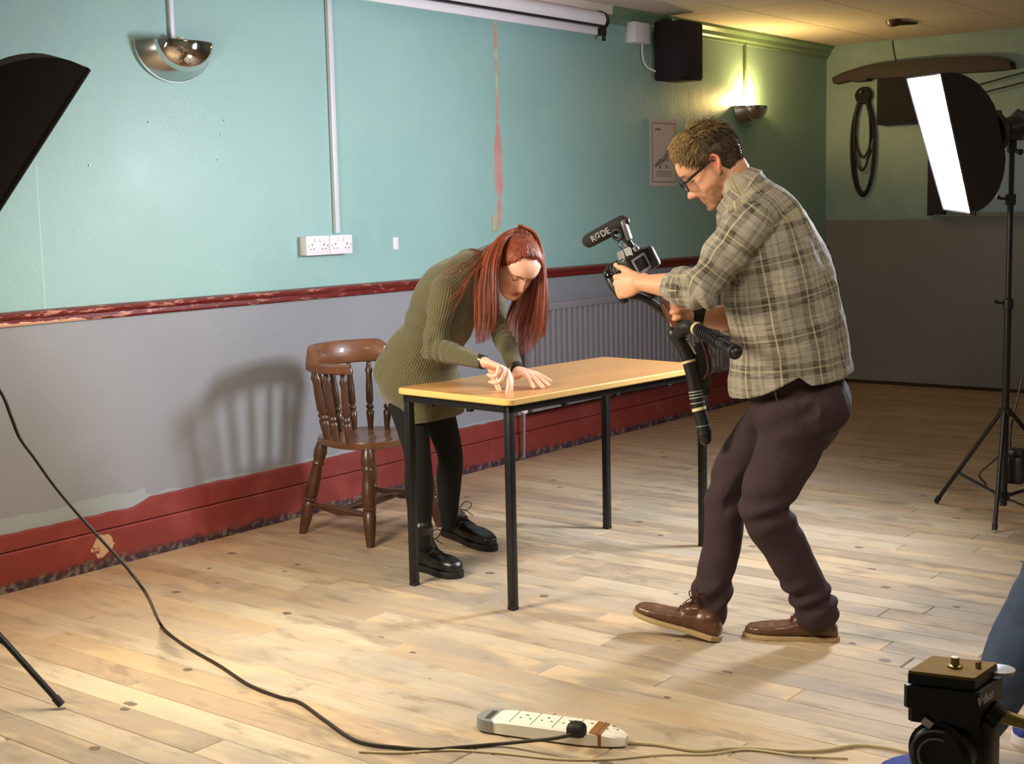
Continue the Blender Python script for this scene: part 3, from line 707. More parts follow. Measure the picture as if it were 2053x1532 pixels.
# ---------------- softboxes ----------------
def quad_softbox(name,label,C4,apex,strength,color,lampw,stand,headpt,group=None):
    """C4: four rim corners (top-far, top-near, bottom-near, bottom-far); apex centre of the back ring"""
    C4=[A(*c) for c in C4]; cen=sum(C4)/4; ap=A(*apex)
    e=empty(name,tuple(cen),label,'softbox')
    nrm=unit(cen-ap)
    # outline with slightly bowed sides
    def ringat(f,bow,rad):
        P=[]
        for i in range(4):
            a,b=C4[i],C4[(i+1)%4]
            for j in range(8):
                t=j/8; p=a*(1-t)+b*t
                p=p-(p-cen)*0.0
                P.append(p)
        k=rad
        return [ap*(1-f)+ (cen+ (p-cen)*1.0)*f if False else (ap+(cen-ap)*f)+(p-cen)*k for p in P]
    rs=[]
    for f in np.linspace(0,1,11):
        k=.16+.84*math.sin(math.pi/2*f**.78)**.92 if f>0 else .16
        r=ringat(f,0,k)
        m=sum(r)/len(r); rs.append(r)
    V=[p for r in rs for p in r]; n=32
    F=[(i*n+j,i*n+(j+1)%n,(i+1)*n+(j+1)%n,(i+1)*n+j) for i in range(len(rs)-1) for j in range(n)]
    rs2=[[p+ (cen-p)*.0 + nrm*.0 + (cen-p)*.012 for p in r] for r in rs]
    mb=MB().add(V,F); mb.f.append(tuple(range(n))); o=mb.build('outer_shell',M['blackmat'],e,True,60)
    sm=o.modifiers.new('t','SOLIDIFY'); sm.thickness=.004; sm.offset=-1
    # rim binding
    rim=[c for c in rs[-1]]; MB().tube(rim+[rim[0]],[.006],6,cap=False).build('rim_binding',M['blackmat'],e)
    # diffuser panel, gently bulged
    mb=MB(); R=rs[-1]; K=[1,.8,.55,.3,.02]; q=[[cen+(p-cen)*k*.985+nrm*(-.006+.012*(1-k*k)) for p in R] for k in K]
    V=[p for r in q for p in r]; F=[(i*n+j,i*n+(j+1)%n,(i+1)*n+(j+1)%n,(i+1)*n+j) for i in range(len(K)-1) for j in range(n)]
    mb.add(V,F); mb.build('diffuser',emit(name+'_diffuser',color,lampw/(math.pi*.5*np.linalg.norm(np.cross(C4[2]-C4[0],C4[3]-C4[1])))),e,True,None)
    for c in C4: # ribs
        mid=ap+(cen-ap)*.5+(c-cen)*.78*.98
        MB().tube([ap+(c-cen)*.15,mid,c],[.003],6,sub=6).build('rib',M['blackmetal'],e)
    for i in(2,3): MB().box(C4[i]-nrm*.01,(.02,.02,.02),None,.003).build('corner_pocket',M['blackmat'],e)
    # lamp head behind
    h=A(*headpt); ax=unit(ap-cen)
    MB().lathe(ap-ax*.03,[(.075,0),(.08,.02),(.06,.04),(.045,.06),(.05,.12),(.06,.13),(.06,.2),(.045,.215)],20,axis=tuple(ax)).build('lamp_head',M['black'],e)
    return e,ap,unit(ap-cen)
# right softbox: near (right) vertical edge and far (left) edge
R_TF,R_TN,R_BN,R_BF=(5.578,2.246,1.915),(5.313,2.002,1.898),(5.391,1.901,1.356),(5.679,2.117,1.371)
quad_softbox('softbox','glowing white softbox on the black stand at the right',[R_TF,R_TN,R_BN,R_BF],(5.736,1.915,1.687),22,(.86,.92,1.0),COOL_W,None,(5.877,1.896,1.715))
L_TF,L_TN,L_BN,L_BF=(2.437,3.51,1.862),(2.217,3.108,1.8),(1.969,3.426,1.246),(2.163,3.861,1.275)
quad_softbox('softbox','black back of a softbox reaching in at the left edge',[L_TF,L_TN,L_BN,L_BF],(1.981,3.509,1.685),14,(1,.88,.66),WARM_W,None,(1.965,3.529,1.699))
def light_stand(label,cen,tips,topz,ztrip,zlow,mat):
    cx_,cy_=cen; e=empty('light_stand',(cx_,cy_,0),label,'light stand')
    top=A(cx_,cy_,topz)
    MB().tube([(cx_,cy_,zlow-.04),(cx_,cy_,.98)],[.0155],14).build('lower_pole',mat,e)
    MB().tube([(cx_,cy_,.96),(cx_,cy_,1.42)],[.0125],14).build('middle_pole',mat,e)
    MB().tube([(cx_,cy_,1.40),tuple(top)],[.010],12).build('upper_pole',mat,e)
    for z in(.97,1.41):
        c=MB().lathe((cx_,cy_,z-.03),[(.016,0),(.022,.005),(.022,.045),(.016,.05)],14).build('clamp_collar',mat,e)
        MB().tube([(cx_,cy_,z),(cx_-.03,cy_+.03,z),(cx_-.04,cy_+.045,z+.01)],[.006,.006,.010],8).build('clamp_knob',mat,c)
    MB().lathe((cx_,cy_,ztrip-.02),[(.017,0),(.028,.005),(.028,.035),(.017,.04)],14).build('leg_collar',mat,e)
    MB().lathe((cx_,cy_,zlow-.02),[(.017,0),(.026,.005),(.026,.035),(.017,.04)],14).build('brace_collar',mat,e)
    for tx,ty in tips:
        d=unit(A(tx-cx_,ty-cy_,0)); a=A(cx_,cy_,ztrip)+d*.025; b=A(tx,ty,.012)
        l=MB().tube([a,b],[.0095],10).build('leg',mat,e)
        MB().tube([b-unit(b-a)*.03,b+A(0,0,-.0)],[.0125,.012],10).build('rubber_foot',M['rubber'],l)
        m=a*.34+b*.66; MB().tube([A(cx_,cy_,zlow)+d*.022,m],[.0075],8).build('brace',mat,e)
    return e
STR=light_stand('tall black light stand carrying the softbox at the right',(5.90,1.915),[(6.165,2.315),(5.745,1.895-.0),(6.36,1.62)][:3] if 0 else [(6.170,2.312),(5.75,1.90-.35*.0),(6.37,1.66)],1.70,.50,.13,M['blackmetal'])
MB_h=tag(MB().lathe((5.90,1.915,1.66),[(.011,0),(.016,.004),(.016,.04),(.011,.05)],12).build('lamp_bracket',M['black'],STR),None)
MB().lathe((5.90,1.915,1.60),[(.012,0),(.02,.004),(.02,.07),(.012,.08)],12).build('socket',M['black'],MB_h)
MB().tube([(5.90,1.915,1.67),(5.88,1.92,1.72),(5.851,1.897,1.69)],[.022,.03,.035],12).build('tilt_joint',M['black'],MB_h)
MB().tube([(5.90,1.915,1.63),(5.885,1.886,1.604),(5.873,1.868,1.601)],[.006,.008,.014],8).build('tilt_handle',M['black'],MB_h)
for P,Q in(((5.752,1.926,1.688),(5.734,1.916,1.768)),((5.87,1.905,1.736),(5.889,1.881,1.772))): MB().tube([P,Q],[.02,.012],8).build('knob',M['black'],MB_h)
light_stand('black light stand at the left edge, one leg in view',(1.935,3.765),[(2.212,3.412),(1.49,3.70),(2.10,4.18)],1.62,.55,.40,M['blackmetal'])
# mains box and leads by the right stand
e=empty('power_box',tuple((5.997,1.878,0.25)),'black box hanging low on the right light stand','power box')
pb_=A(*(6.066,1.897,0.2367)); MB().box(pb_,(.24,.09,.12),None,.01).build('case',M['black'],e); MB().box(pb_+A(-.05,-.0,.07),(.09,.07,.03),None,.008).build('control',M['black'],e)
def cable(name,label,pts,r,mat,sub=6,cat='cable'): return tag(MB().tube(pts,[r],8,sub=sub).build(name,mat),label,cat)
cable('stand_cable','thin black cable looping beside the right light stand',[(6.064,1.9,0.625),(6.038,1.933,0.4048),(6.038,1.933,0.2935)],.0045,M['black'])
cable('stand_cable','thin dark cable curling inside the legs of the right stand',[(5.991,1.961,0.2938),(5.963,1.997,0.2548),(5.934,2.034,0.2068),(5.972,2.018,0.1617),(5.968,2.022,0.1439)],.0045,M['cable'])
cable('stand_cable','thin dark cable trailing right along the floor from the right stand',[(6.38,2.098,0.02),(6.393,2.032,0.006),(6.323,1.942,0.006),(6.436,1.841,0.006)],.004,M['black'])
# ---------------- left cable, extension lead ----------------
cable('mains_cable','long dark cable sagging from the left edge across the floor to the extension lead',
 [(2.043,3.477,1.066),(2.106,3.446,0.9458),(2.133,3.444,0.8695),(2.157,3.446,0.8049),(2.192,3.433,0.7406),(2.235,3.411,0.6561),(2.299,3.393,0.5584),(2.371,3.383,0.4633),(2.443,3.371,0.3656),(2.504,3.375,0.2737),(2.862,3.802,0.03),(2.837,3.719,0.007),(2.775,3.532,0.006),(2.716,3.312,0.006),(2.649,3.096,0.006),(2.632,2.947,0.006),(2.634,2.865,0.006),(2.583,2.719,0.006),(2.526,2.557,0.006),(2.522,2.478,0.006),(2.55,2.396,0.006),(2.585,2.321,0.006),(2.651,2.256,0.006),(2.716,2.189,0.008),(2.734,2.103,0.03),(2.745,2.03,0.05),(2.765,1.989,0.062)],.0052,M['cable'],8)
ex=empty('extension_lead',tuple((2.876,2.127,0)),'white multi-socket extension block with grey end lying on the floor','extension lead')
ea,eb=A(*(2.816,2.264,0)),A(*(2.903,1.953,0)); exx=unit(eb-ea); exy=A(-exx[1],exx[0],0); EL=np.linalg.norm(eb-ea)
def ep(a,b,z): return ea+exx*a+exy*b+A(0,0,z)
hw=.048
def eslab(x0,x1,w0,w1,z0,z1,name,mat,par=ex,bev=1):
    rs=[]
    for (x,wd) in((x0,w0),(x1,w1)):
        b=.006
        rs.append([ep(x,-wd,z0),ep(x,-wd,z1-b),ep(x,-wd+b,z1),ep(x,wd-b,z1),ep(x,wd,z1-b),ep(x,wd,z0)])
    return MB().rings(rs).build(name,mat,par,True,50)
RT=np.array([exx,exy,A(0,0,1)]).T
rs=[]
for x,wd,zt_ in((-.03,.030,.030),(-.02,.038,.036),(.0,.046,.040),(.03,hw,.042),(EL-.09,hw,.042),(EL-.05,.044,.042),(EL-.03,.040,.040),(EL-.0,.034,.036),(EL+.025,.026,.032),(EL+.04,.015,.026)):
    b=.005; rs.append([ep(x,-wd,.006),ep(x,-wd,zt_-b),ep(x,-wd+b,zt_),ep(x,wd-b,zt_),ep(x,wd,zt_-b),ep(x,wd,.006),ep(x,wd-.01,.0),ep(x,-wd+.01,.0)])
MB().rings(rs).build('body',M['yellowed'],ex,True,40)
# grey carrying end
P=[ep(.012,.049,.038),ep(-.03,.045,.036),ep(-.052,.02,.034),ep(-.055,-.02,.034),ep(-.035,-.045,.034),ep(.0,-.050,.036)]
rs=[]
for x,wd in((-.060,.022),(-.052,.034),(-.036,.043),(-.018,.047),(-.004,.048)): rs.append([ep(x,-wd,.006),ep(x,-wd,.038),ep(x,wd,.038),ep(x,wd,.006)])
he=MB().rings(rs).build('grey_handle_end',M['greyplastic'],ex,True,40)
MB().box(ep(-.026,0,.0375),(.016,.060,.003),RT,.001).build('handle_slot',M['ink'],he)
nS=5; 
for i in range(nS):
    xc=.075+i*.062
    MB().box(ep(xc-.031,0,.0425),(.0015,hw*1.8,.0012),RT).build('seam',M['greyplastic'],ex,False)
    mb=MB(); mb.box(ep(xc,.018,.0427),(.008,.004,.001),RT); mb.box(ep(xc-.004,-.006,.0427),(.006,.004,.001),RT) if 0 else None
    mb.box(ep(xc+.016,-.004,.0427),(.005,.004,.001),RT); mb.box(ep(xc-.012,-.004,.0427),(.005,.004,.001),RT)
    mb.build('pin_holes',M['ink'],ex,False)
for xc in (EL-.035,):
    rs=[]
    for dx in(-.016,.016):
        wd=.0425-.004*(dx>0); rs.append([ep(xc+dx,-wd,.004),ep(xc+dx,-wd,.0405-.004*(dx>0)),ep(xc+dx,-wd+.006,.0435-.003*(dx>0)),ep(xc+dx,wd-.006,.0435-.003*(dx>0)),ep(xc+dx,wd,.0405),ep(xc+dx,wd,.004)])
    MB().rings(rs).build('tape_wrap',M['tape'],ex,True,40)
pg=empty('plug',tuple((2.818,2.007,0.05)),'black mains plug pushed into the extension block','plug')
pc=A(*(2.812,2.005,0.043)); rs=[]
for k,z in((.95,0),(1,.006),(1,.020),(.85,.03),(.6,.034)):
    rs.append([pc+(exx*x+exy*y)*k+A(0,0,z) for x,y in((-.024,-.012),(-.024,.014),(-.012,.024),(.012,.024),(.024,.014),(.024,-.012),(.012,-.022),(-.012,-.022))])
MB().rings(rs).build('plug_body',M['rubber'],pg,True,40)
cable('mains_lead','cream mains lead wandering right from the extension block to the tripod',
 [ep(EL+.03,0,.014),(2.924,1.913,0.008),(2.957,1.844,0.006),(2.982,1.738,0.006),(3.04,1.682,0.006),(3.084,1.618,0.006),(3.114,1.547,0.006),(3.168,1.475,0.006),(3.25,1.415,0.006),(3.278,1.345,0.006),(3.283,1.28,0.006),(3.311,1.2,0.006)],.0048,M['cablew'],8)
cable('mains_lead','second cream lead lying below the first, running under the block',
 [(2.473,2.468,0.004),(2.528,2.376,0.004),(2.616,2.279,0.004),(2.676,2.158,0.004),(2.733,2.006,0.004),(2.807,1.901,0.004),(2.912,1.801,0.004),(2.981,1.707,0.004),(3.065,1.637,0.004),(3.103,1.514,0.004),(3.16,1.403,0.004)],.003,M['cablew'],8)
# ---------------- tripod head in the foreground ----------------
tr=empty('video_tripod',(1.413,0.4979,0.8111),'black fluid-head tripod with tan quick-release plate, bottom right','tripod')
def TW(*a): return A(*a)
p1,p2,p3,p4=[A(*v) for v in ((1.285,0.5077,0.95),(1.3,0.4463,0.95),(1.358,0.4432,0.95),(1.341,0.5023,0.95))]
u1=unit(p2-p1); u1[2]=0; u1=unit(u1); v1=A(-u1[1],u1[0],0)
pc=(p1+p2+p3+p4)/4; LL=.078; WW=.092; Z0=pc[2]
FR=np.array([u1,v1,A(0,0,1)]).T
fw=unit((p3-p2)*A(1,1,0)); FR=np.array([u1,fw,A(0,0,1)]).T
def tq(a,b,z): return A(pc[0],pc[1],Z0)+u1*a+fw*b+A(0,0,z)
l1=np.linalg.norm((p2-p1)[:2])/2; l2=np.linalg.norm((p3-p2)[:2])/2
def pslab(name,k1,k2,z0,z1,mat,sx=0,cut=.1):
    P=[(-k1+cut*k1,-k2),(k1-cut*k1,-k2),(k1,-k2+cut*k2),(k1,k2-cut*k2),(k1-cut*k1,k2),(-k1+cut*k1,k2),(-k1,k2-cut*k2),(-k1,-k2+cut*k2)]
    return MB().rings([[tq(a+sx,b,z) for a,b in P] for z in(z0,z1)]).build(name,mat,tr,True,30)
pslab('cork_pad',l1,l2,-.002,.001,M['cork'],cut=.03)
pslab('quick_release_plate',l1*1.01,l2*1.01,-.012,-.002,M['black'],cut=.03)
pslab('plate_clamp',l1*1.14,l2*1.15,-.036,-.013,M['black'],.001,.12)
pslab('clamp_body',l1*1.05,l2*.95,-.052,-.036,M['black'],.0,.15)
MB().lathe(tq(.002,0,.001),[(.0075,0),(.0075,.002),(.0045,.003),(.004,.010),(.0,.0105)],16).build('camera_screw',M['brass'],tr)
MB().lathe(tq(.022,.006,.001),[(.003,0),(.003,.006),(.0,.008)],12).build('locating_pin',M['brass'],tr)
MB().lathe(tq(l1*1.05,l2*1.1,-.010),[(.014,0),(.015,.004),(.0,.005)],20).build('spirit_level',M['silverplastic'],tr)
place_text('maker_lettering','Velbon',.0135,tuple(tq(l1*1.16,-l2*.45,-.0235)),tuple(fw),(0,0,1),M['silverplastic'],tr,.0006)
MB().box(tq(l1*-.35,-l2*1.10,-.050),(.011,.002,.008),FR@np.array([[.83,0,.55],[0,1,0],[-.55,0,.83]]),.001).build('white_marker',M['white'],tr)
# tilt body : drum with side discs
MB().tube([tq(0,-l2*1.0,-.082),tq(0,l2*.95,-.082)],[.033],28).build('tilt_drum',M['black'],tr)
MB().tube([tq(0,-l2*1.18,-.082),tq(0,-l2*1.0,-.082)],[.026,.030],28).build('tilt_drum_cap',M['black'],tr)
for rr,yy in((.026,1.195),(.018,1.21)): 
    MB().tube([tq(rr*math.cos(t),-l2*yy,-.082+rr*math.sin(t)) for t in np.linspace(0,2*math.pi,33)],[.0014],5,cap=False).build('dial_ring',M['greymetal'] if rr<.03 else M['black'],tr)
pslab('neck',l1*.72,l2*.7,-.125,-.045,M['black'],.0,.2)
MB().box(tq(l1*.55,0,-.082),(.05,l2*1.5,.07),FR,.012).build('side_housing',M['black'],tr)
MB().lathe(tq(0,0,-.165),[(.034,0),(.038,.004),(.038,.026),(.031,.034),(.028,.05)],28).build('pan_base',M['black'],tr)
MB().lathe(tq(0,0,-.215),[(.045,0),(.048,.01),(.048,.04),(.036,.052)],28).build('bowl',M['black'],tr)
MB().tube([tq(-.05,-.03,-.190),tq(-.08,-.045,-.192)],[.014,.016],14).build('pan_lock_knob',M['black'],tr)
MB().tube([tq(l1*1.1,l2*.3,-.045),tq(l1*1.1+.05,l2*.2,-.055),tq(l1*1.1+.30,-.02,-.12)],[.007,.006,.006],12).build('pan_bar',M['brass'],tr)
MB().tube([tq(l1*1.0,l2*.3,-.045),tq(l1*1.35,l2*.25,-.052)],[.014,.013],14).build('pan_bar_clamp',M['black'],tr)
MB().tube([tq(0,0,-.22),(tq(0,0,0)[0],tq(0,0,0)[1],.30)],[.016],14).build('centre_column',M['greymetal'],tr)
tb=tq(0,0,-.235)
for a in(20,140,260):
    d=u1*math.cos(math.radians(a))+fw*math.sin(math.radians(a)); b=A(tb[0],tb[1],.01)+d*.42
    l=MB().tube([tb+d*.045,tb*.45+b*.55],[.014,.013],10).build('leg',M['black'],tr)
    MB().tube([tb*.5+b*.5,b],[.0105],10).build('lower_leg',M['greymetal'],l); MB().tube([b+A(0,0,.02),A(b[0],b[1],0)],[.014,.016],10).build('rubber_foot',M['rubber'],l)

# ---------------- people: builders ----------------
L_IMG=A(-.615,.788,0); R_IMG=-L_IMG; AW=A(.788,.615,0); TW_=-AW; UP=A(0,0,1)
def hrings(sl,fx=1.0,n=48):
    """horizontal slices of a head in local axes x=left/right, y=forward, z=up"""
    Z=[s[0] for s in sl]; rs=[]
    zz=np.linspace(Z[0],Z[-1],44)
    f=np.interp(zz,Z,[s[1] for s in sl]); b=np.interp(zz,Z,[s[2] for s in sl]); w_=np.interp(zz,Z,[s[3] for s in sl])
    ker=np.array([1,2,1])/4
    for a in(f,b,w_): a[1:-1]=np.convolve(a,ker,'valid')
    for z,yf,yb,w0 in zip(zz,f,b,w_):
        c=(yf+yb)/2+.12*(yb-yf)*0; r=[]
        cy=yb*.45+yf*.55 if z>-.03 else yb*.4+yf*.6
        for k in range(n):
            t=2*math.pi*k/n; cx_,sy_=math.cos(t),math.sin(t)
            e_=.86 if sy_>0 else 1.0
            x=w0*np.sign(cx_)*abs(cx_)**e_; ext=(yf-cy) if sy_>0 else (cy-yb)
            y=cy+ext*np.sign(sy_)*abs(sy_)**(.95)
            r.append((x,y,z))
        rs.append(np.array(r))
    return rs
HEAD=[(-.116,.058,.034,.012),(-.112,.072,.02,.026),(-.104,.086,.0,.036),(-.094,.091,-.022,.044),(-.080,.087,-.042,.051),(-.068,.088,-.058,.056),(-.056,.090,-.068,.060),(-.044,.089,-.076,.063),(-.028,.089,-.084,.067),(-.01,.086,-.092,.070),(.005,.085,-.098,.072),(.018,.088,-.102,.0745),(.03,.096,-.104,.076),(.045,.098,-.103,.0765),(.065,.093,-.096,.074),(.083,.080,-.084,.066),(.099,.058,-.064,.053),(.110,.034,-.042,.037),(.117,.012,-.02,.02),(.120,.0,-.006,.006)]
def head_displace(P,female=True):
    x,y,z=P[:,0],P[:,1].copy(),P[:,2]; fr=(y>.02)
    g=lambda a,s:np.exp(-(a/s)**2)
    d=np.zeros(len(P))
    # eye sockets
    d-= .011*(g(np.abs(x)-.031,.017)*g(z-.009,.013))
    # brow ridge
    d+= (.002 if female else .005)*g(np.abs(x)-.028,.02)*g(z-.03,.008)
    # nose bridge to tip
    nz_=np.interp(z,[-.047,-.043,-.038,-.030,-.02,-.005,.008,.02,.03],[0,.006,.020,.026,.022,.014,.008,.004,0]); 
    sg=np.interp(z,[-.045,-.03,-.01,.02],[.0125,.0125,.0085,.007]); nb=1.0 if female else 1.28
    d+= nb*nz_*np.exp(-(np.abs(x)/sg)**2.4)
    d+= .006*g(np.abs(x)-.013,.006)*g(z+.036,.007)   # nostril wings
    d-= .003*g(x,.006)*g(z+.051,.004)
    # lips
    lw=.021
    d+= .0055*g(x,lw)*g(z+.0570,.0045)+.0060*g(x,lw*.9)*g(z+.0695,.005)
    d-= .0055*g(x,lw*1.15)*g(z+.0635,.0024)
    d-= .003*g(x,.02)*g(z+.079,.005)
    d+= .004*g(x,.018)*g(z+.094,.010)
    # cheeks
    d+= .003*g(np.abs(x)-.042,.018)*g(z+.022,.02)
    P=P.copy(); P[:,1]+=np.where(fr,d,0); return P
def head_parts(mb,T,c,s=1.0,female=True,ears=True):
    """T: 3x3 rows x(left-right),y(forward),z(up) in world"""
    rs=[head_displace(r,female) for r in hrings(HEAD,n=72)]
    mb.rings([[c+(p*s)@T for p in r] for r in rs])
    if ears:
        for sg in(-1,1):
            E0=[(.071,-.002,-.028),(.075,-.006,-.018),(.079,-.018,-.004),(.082,-.024,.012),(.081,-.018,.026),(.077,-.006,.029),(.073,.003,.020),(.071,.004,.006)]
            P=[c+(A(sg*a,b,d)*s)@T for a,b,d in E0]; mb.tube(P,[(.0045*s,.0045*s)]*len(P),8,None,3,True)
            P=[c+(A(sg*a,b,d)*s)@T for a,b,d in((.070,-.003,-.02),(.074,-.010,.0),(.073,-.008,.018))]
            mb.tube(P,[(.0035*s,.012*s)]*3,8,tuple(T[0]),3,True)
def hand(mb,wr,d,n,inner,s=1.0,curl=((20,25,15),)*4,spread=(6,2,-2,-7),thumb=((.5,.75,.3),(.9,.35,.2)),flat=.0,wrad=.026):
    """wr wrist centre, d wrist->knuckles, n palm normal, inner=direction to index side"""
    d=unit(d); n=unit(A(*n)-d*(A(*n)@d)); r=unit(np.cross(d,n)); r= r if r@A(*inner)>0 else -r
    wr=A(*wr)
    def q(a,b,c): return wr+(d*a+r*b+n*c)*s
    mb.tube([q(-.02,0,0),q(.0,0,0),q(.03,0,.0),(q(.062,0,0)),(q(.088,0,.0))],[(wrad*s,.019*s),(.027*s,.018*s),(.036*s,.0155*s),(.041*s,.0135*s),(.040*s,.011*s)],18,tuple(r),4,True)
    mb.tube([q(.015,.022,.006),q(.04,.032,.010),q(.055,.038,.008)],[.014*s,.015*s,.011*s],12,None,3,True)
    L=((.043,.026,.021),(.047,.030,.022),(.044,.028,.021),(.034,.021,.019)); off=(.031,.0105,-.0105,-.030); base=(.090,.094,.090,.082); rad=(.0096,.0098,.0093,.0083)
    for i in range(4):
        a=0; P=[q(base[i]-.024,off[i]*.9,0),q(base[i],off[i],0)]
        sp=math.radians(spread[i]); p=P[-1]
        for k in range(3):
            a+=math.radians(curl[i][k]); dd=(d*math.cos(sp)+r*math.sin(sp))*math.cos(a)+n*math.sin(a)
            p=p+dd*L[i][k]*s; P.append(p)
        R=[rad[i]*1.05*s,rad[i]*1.06*s,rad[i]*s,rad[i]*.92*s,rad[i]*.78*s]
        mb.tube(P,R,12,None,3,True)
    t1,t2=thumb; v1=unit(d*t1[0]+r*t1[1]+n*t1[2]); v2=unit(d*t2[0]+r*t2[1]+n*t2[2])
    p0=q(.018,.020,.006); p1=p0+v1*.040*s; p2=p1+unit(v1*.5+v2*.5)*.032*s; p3=p2+v2*.026*s
    mb.tube([p0,p1,p2,p3],[.0145*s,.0125*s,.0105*s,.0085*s],12,None,3,True)
def paint(me,tone,spots):
    V=getv(me); C=np.tile(np.array(tone),(len(V),1))
    for f,col in spots:
        k=np.clip(f(V),0,1)[:,None]; C=C*(1-k)+np.array(col)*k
    set_col(me,C)
def loc(V,c,T,s): return ((V-c)@T.T)/s
def wrinkle(me,amp,fr,aniso=(1,1,1),seed=0,wt=None):
    V=getv(me);N=getn(me); d=nz((V*np.array(aniso)*fr)+seed)+.5*nz((V*np.array(aniso)*fr*2.1)+seed+9)
    if wt is not None: d=d*wt(V)
    setv(me,V+N*(d*amp)[:,None])
def strands(name,mat,parent,items,n=4,shade=None):
    """items: list of (pts, r0, r1, colour 0..1); joined hair"""
    V=[];F=[];C=[]
    for pts,r0,r1,cv in items:
        m=len(pts); R=[np.interp(i/(m-1),[0,.7,1],[r0,(r0+r1)/2+r0*.1,r1]) for i in range(m)]
        rs=chain_rings(pts,R,n)
        k=len(V)
        for r in rs:
            for p in r: V.append(tuple(p)); C.append((cv,cv,cv))
        for i in range(len(rs)-1):
            for j in range(n): F.append((k+i*n+j,k+i*n+(j+1)%n,k+(i+1)*n+(j+1)%n,k+(i+1)*n+j))
        F.append(tuple(k+j for j in range(n))[::-1]); F.append(tuple(k+(m-1)*n+j for j in range(n)))
    me=bpy.data.meshes.new(name); me.from_pydata(V,[],F); me.update(); set_col(me,np.array(C)); return link(name,me,mat,parent,True,None)
def headpt(c,T,s,az,el,k=1.0):
    """point on head surface by local azimuth (0=front, + = left x+) and elevation"""
    a=math.radians(az);e=math.radians(el); z=.12*math.sin(e) if e>0 else .116*math.sin(e)
    sl=HEAD; Zs=[q[0] for q in sl]; yf=np.interp(z,Zs,[q[1] for q in sl]);yb=np.interp(z,Zs,[q[2] for q in sl]);w0=np.interp(z,Zs,[q[3] for q in sl])
    cy=yb*.45+yf*.55; x=w0*math.sin(a); y=cy+((yf-cy) if math.cos(a)>0 else (cy-yb))*math.cos(a)
    p=A(x,y,z); q0=A(0,-.005,.0); p=q0+(p-q0)*k
    return c+(p*s)@T
def eyes(parent,c,T,s,look,iris,lid,closed=.5,lash=True):
    for sg in(-1,1):
        ec=c+(A(sg*.031,.0700,.0085)*s)@T; lk=unit(A(*look)@T)
        up=unit(T[2]-lk*(T[2]@lk)); sd=np.cross(up,lk)
        mb=MB(); R=.0122*s; rs=[]
        for k in range(10):
            a=math.pi*k/9; rs.append([ec+lk*math.cos(a)*R+(up*math.cos(t)+sd*math.sin(t))*max(1e-4,math.sin(a)*R) for t in np.linspace(0,2*math.pi,16,endpoint=False)])
        o=mb.rings(rs).build('eye',simple('eye_white',srgb(220,212,205),.15),parent)
        mb=MB(); rs=[]
        for a in(.0,.15,.3,.48): rs.append([ec+lk*math.cos(a)*R*1.02+(up*math.cos(t)+sd*math.sin(t))*max(1e-4,math.sin(a)*R*1.02) for t in np.linspace(0,2*math.pi,16,endpoint=False)])
        mb.rings(rs).build('iris',simple('iris',iris,.1),o)
        # upper lid : shell rotated down
        mb=MB(); V=[];m=9;k2=7; fwd=T[1]
        for i in range(k2):
            e=math.radians(80-(80+closed*60)*i/(k2-1)*1.0)
            for j in range(m):
                az=math.radians(-75+150*j/(m-1)); v=(fwd*math.cos(az)+T[0]*math.sin(az))*math.cos(e*1.0)+T[2]*math.sin(e)
                V.append(ec+unit(v)*R*1.05)
        F=[(i*m+j,i*m+j+1,(i+1)*m+j+1,(i+1)*m+j) for i in range(k2-1) for j in range(m-1)]
        lo=mb.add(V,F).build('eyelid',lid,o)
        if lash:
            P=[V[(k2-1)*m+j]+fwd*.0012 for j in range(m)]
            MB().tube(P,[.0009]+[.0013]*(m-2)+[.0007],6).build('lashes',M['black'],o)
def brows(parent,c,T,s,mat,th=.0022,arch=.004,zz=.031):
    for sg in(-1,1):
        P=[c+(A(sg*x,y,z)*s)@T for x,y,z in((.012,.0985,zz-.003),(.022,.0985,zz+.001),(.034,.0945,zz+arch),(.046,.084,zz-.001))]
        MB().tube(P,[(th,.0014),(th*1.1,.0014),(th*.8,.0012),(th*.3,.0008)],8,side=tuple(T[2]),sub=4).build('eyebrow',mat,parent)
# ================= WOMAN =================
wo=empty('person',(4.08,3.40,0),'woman with long red hair in an olive knit dress bending over the table','person')
WF=unit(A(.139,-.99,0)); WS=unit(A(-.99,-.139,0)) # facing, her right side (towards camera)
hp=A(*(3.999,3.587,0.7922)); wa=A(*(4.028,3.518,0.9382)); chs=A(*(4.036,3.427,1.095)); nb=A(*(4.054,3.339,1.193)); hj=A(*(4.087,3.264,1.206))
hipR=hp+WS*.085+A(0,0,-.03); hipL=hp-WS*.085+A(0,0,-.03)
kR=A(*(3.887,3.504,0.4928)); aR=A(*(3.876,3.485,0.1626)); kL=A(*(4.138,3.556,0.4531)); aL=A(*(4.2,3.624,0.1619))
shR=A(*(3.904,3.352,1.115)); shL=A(*(4.243,3.405,1.049)); elR=A(*(3.864,3.387,0.8971)); wrR=A(*(3.851,3.127,0.8611)); elL=A(*(4.183,3.303,0.9254)); wrL=A(*(4.035,3.119,0.8087))
# head axes
hf0=unit(TW_*math.cos(math.radians(22))+R_IMG*math.sin(math.radians(22)))
def head_axes(hor,pitch,roll):
    p=math.radians(pitch); f=hor*math.cos(p)-UP*math.sin(p); u=hor*math.sin(p)+UP*math.cos(p); x=np.cross(f,u)
    r=math.radians(roll); u2=u*math.cos(r)+x*math.sin(r); x2=x*math.cos(r)-u*math.sin(r)
    return np.array([x2,f,u2]) # x = her right
WT=head_axes(hf0,44,-10); WC=A(*(4.115,3.179,1.198)); WSc=.97
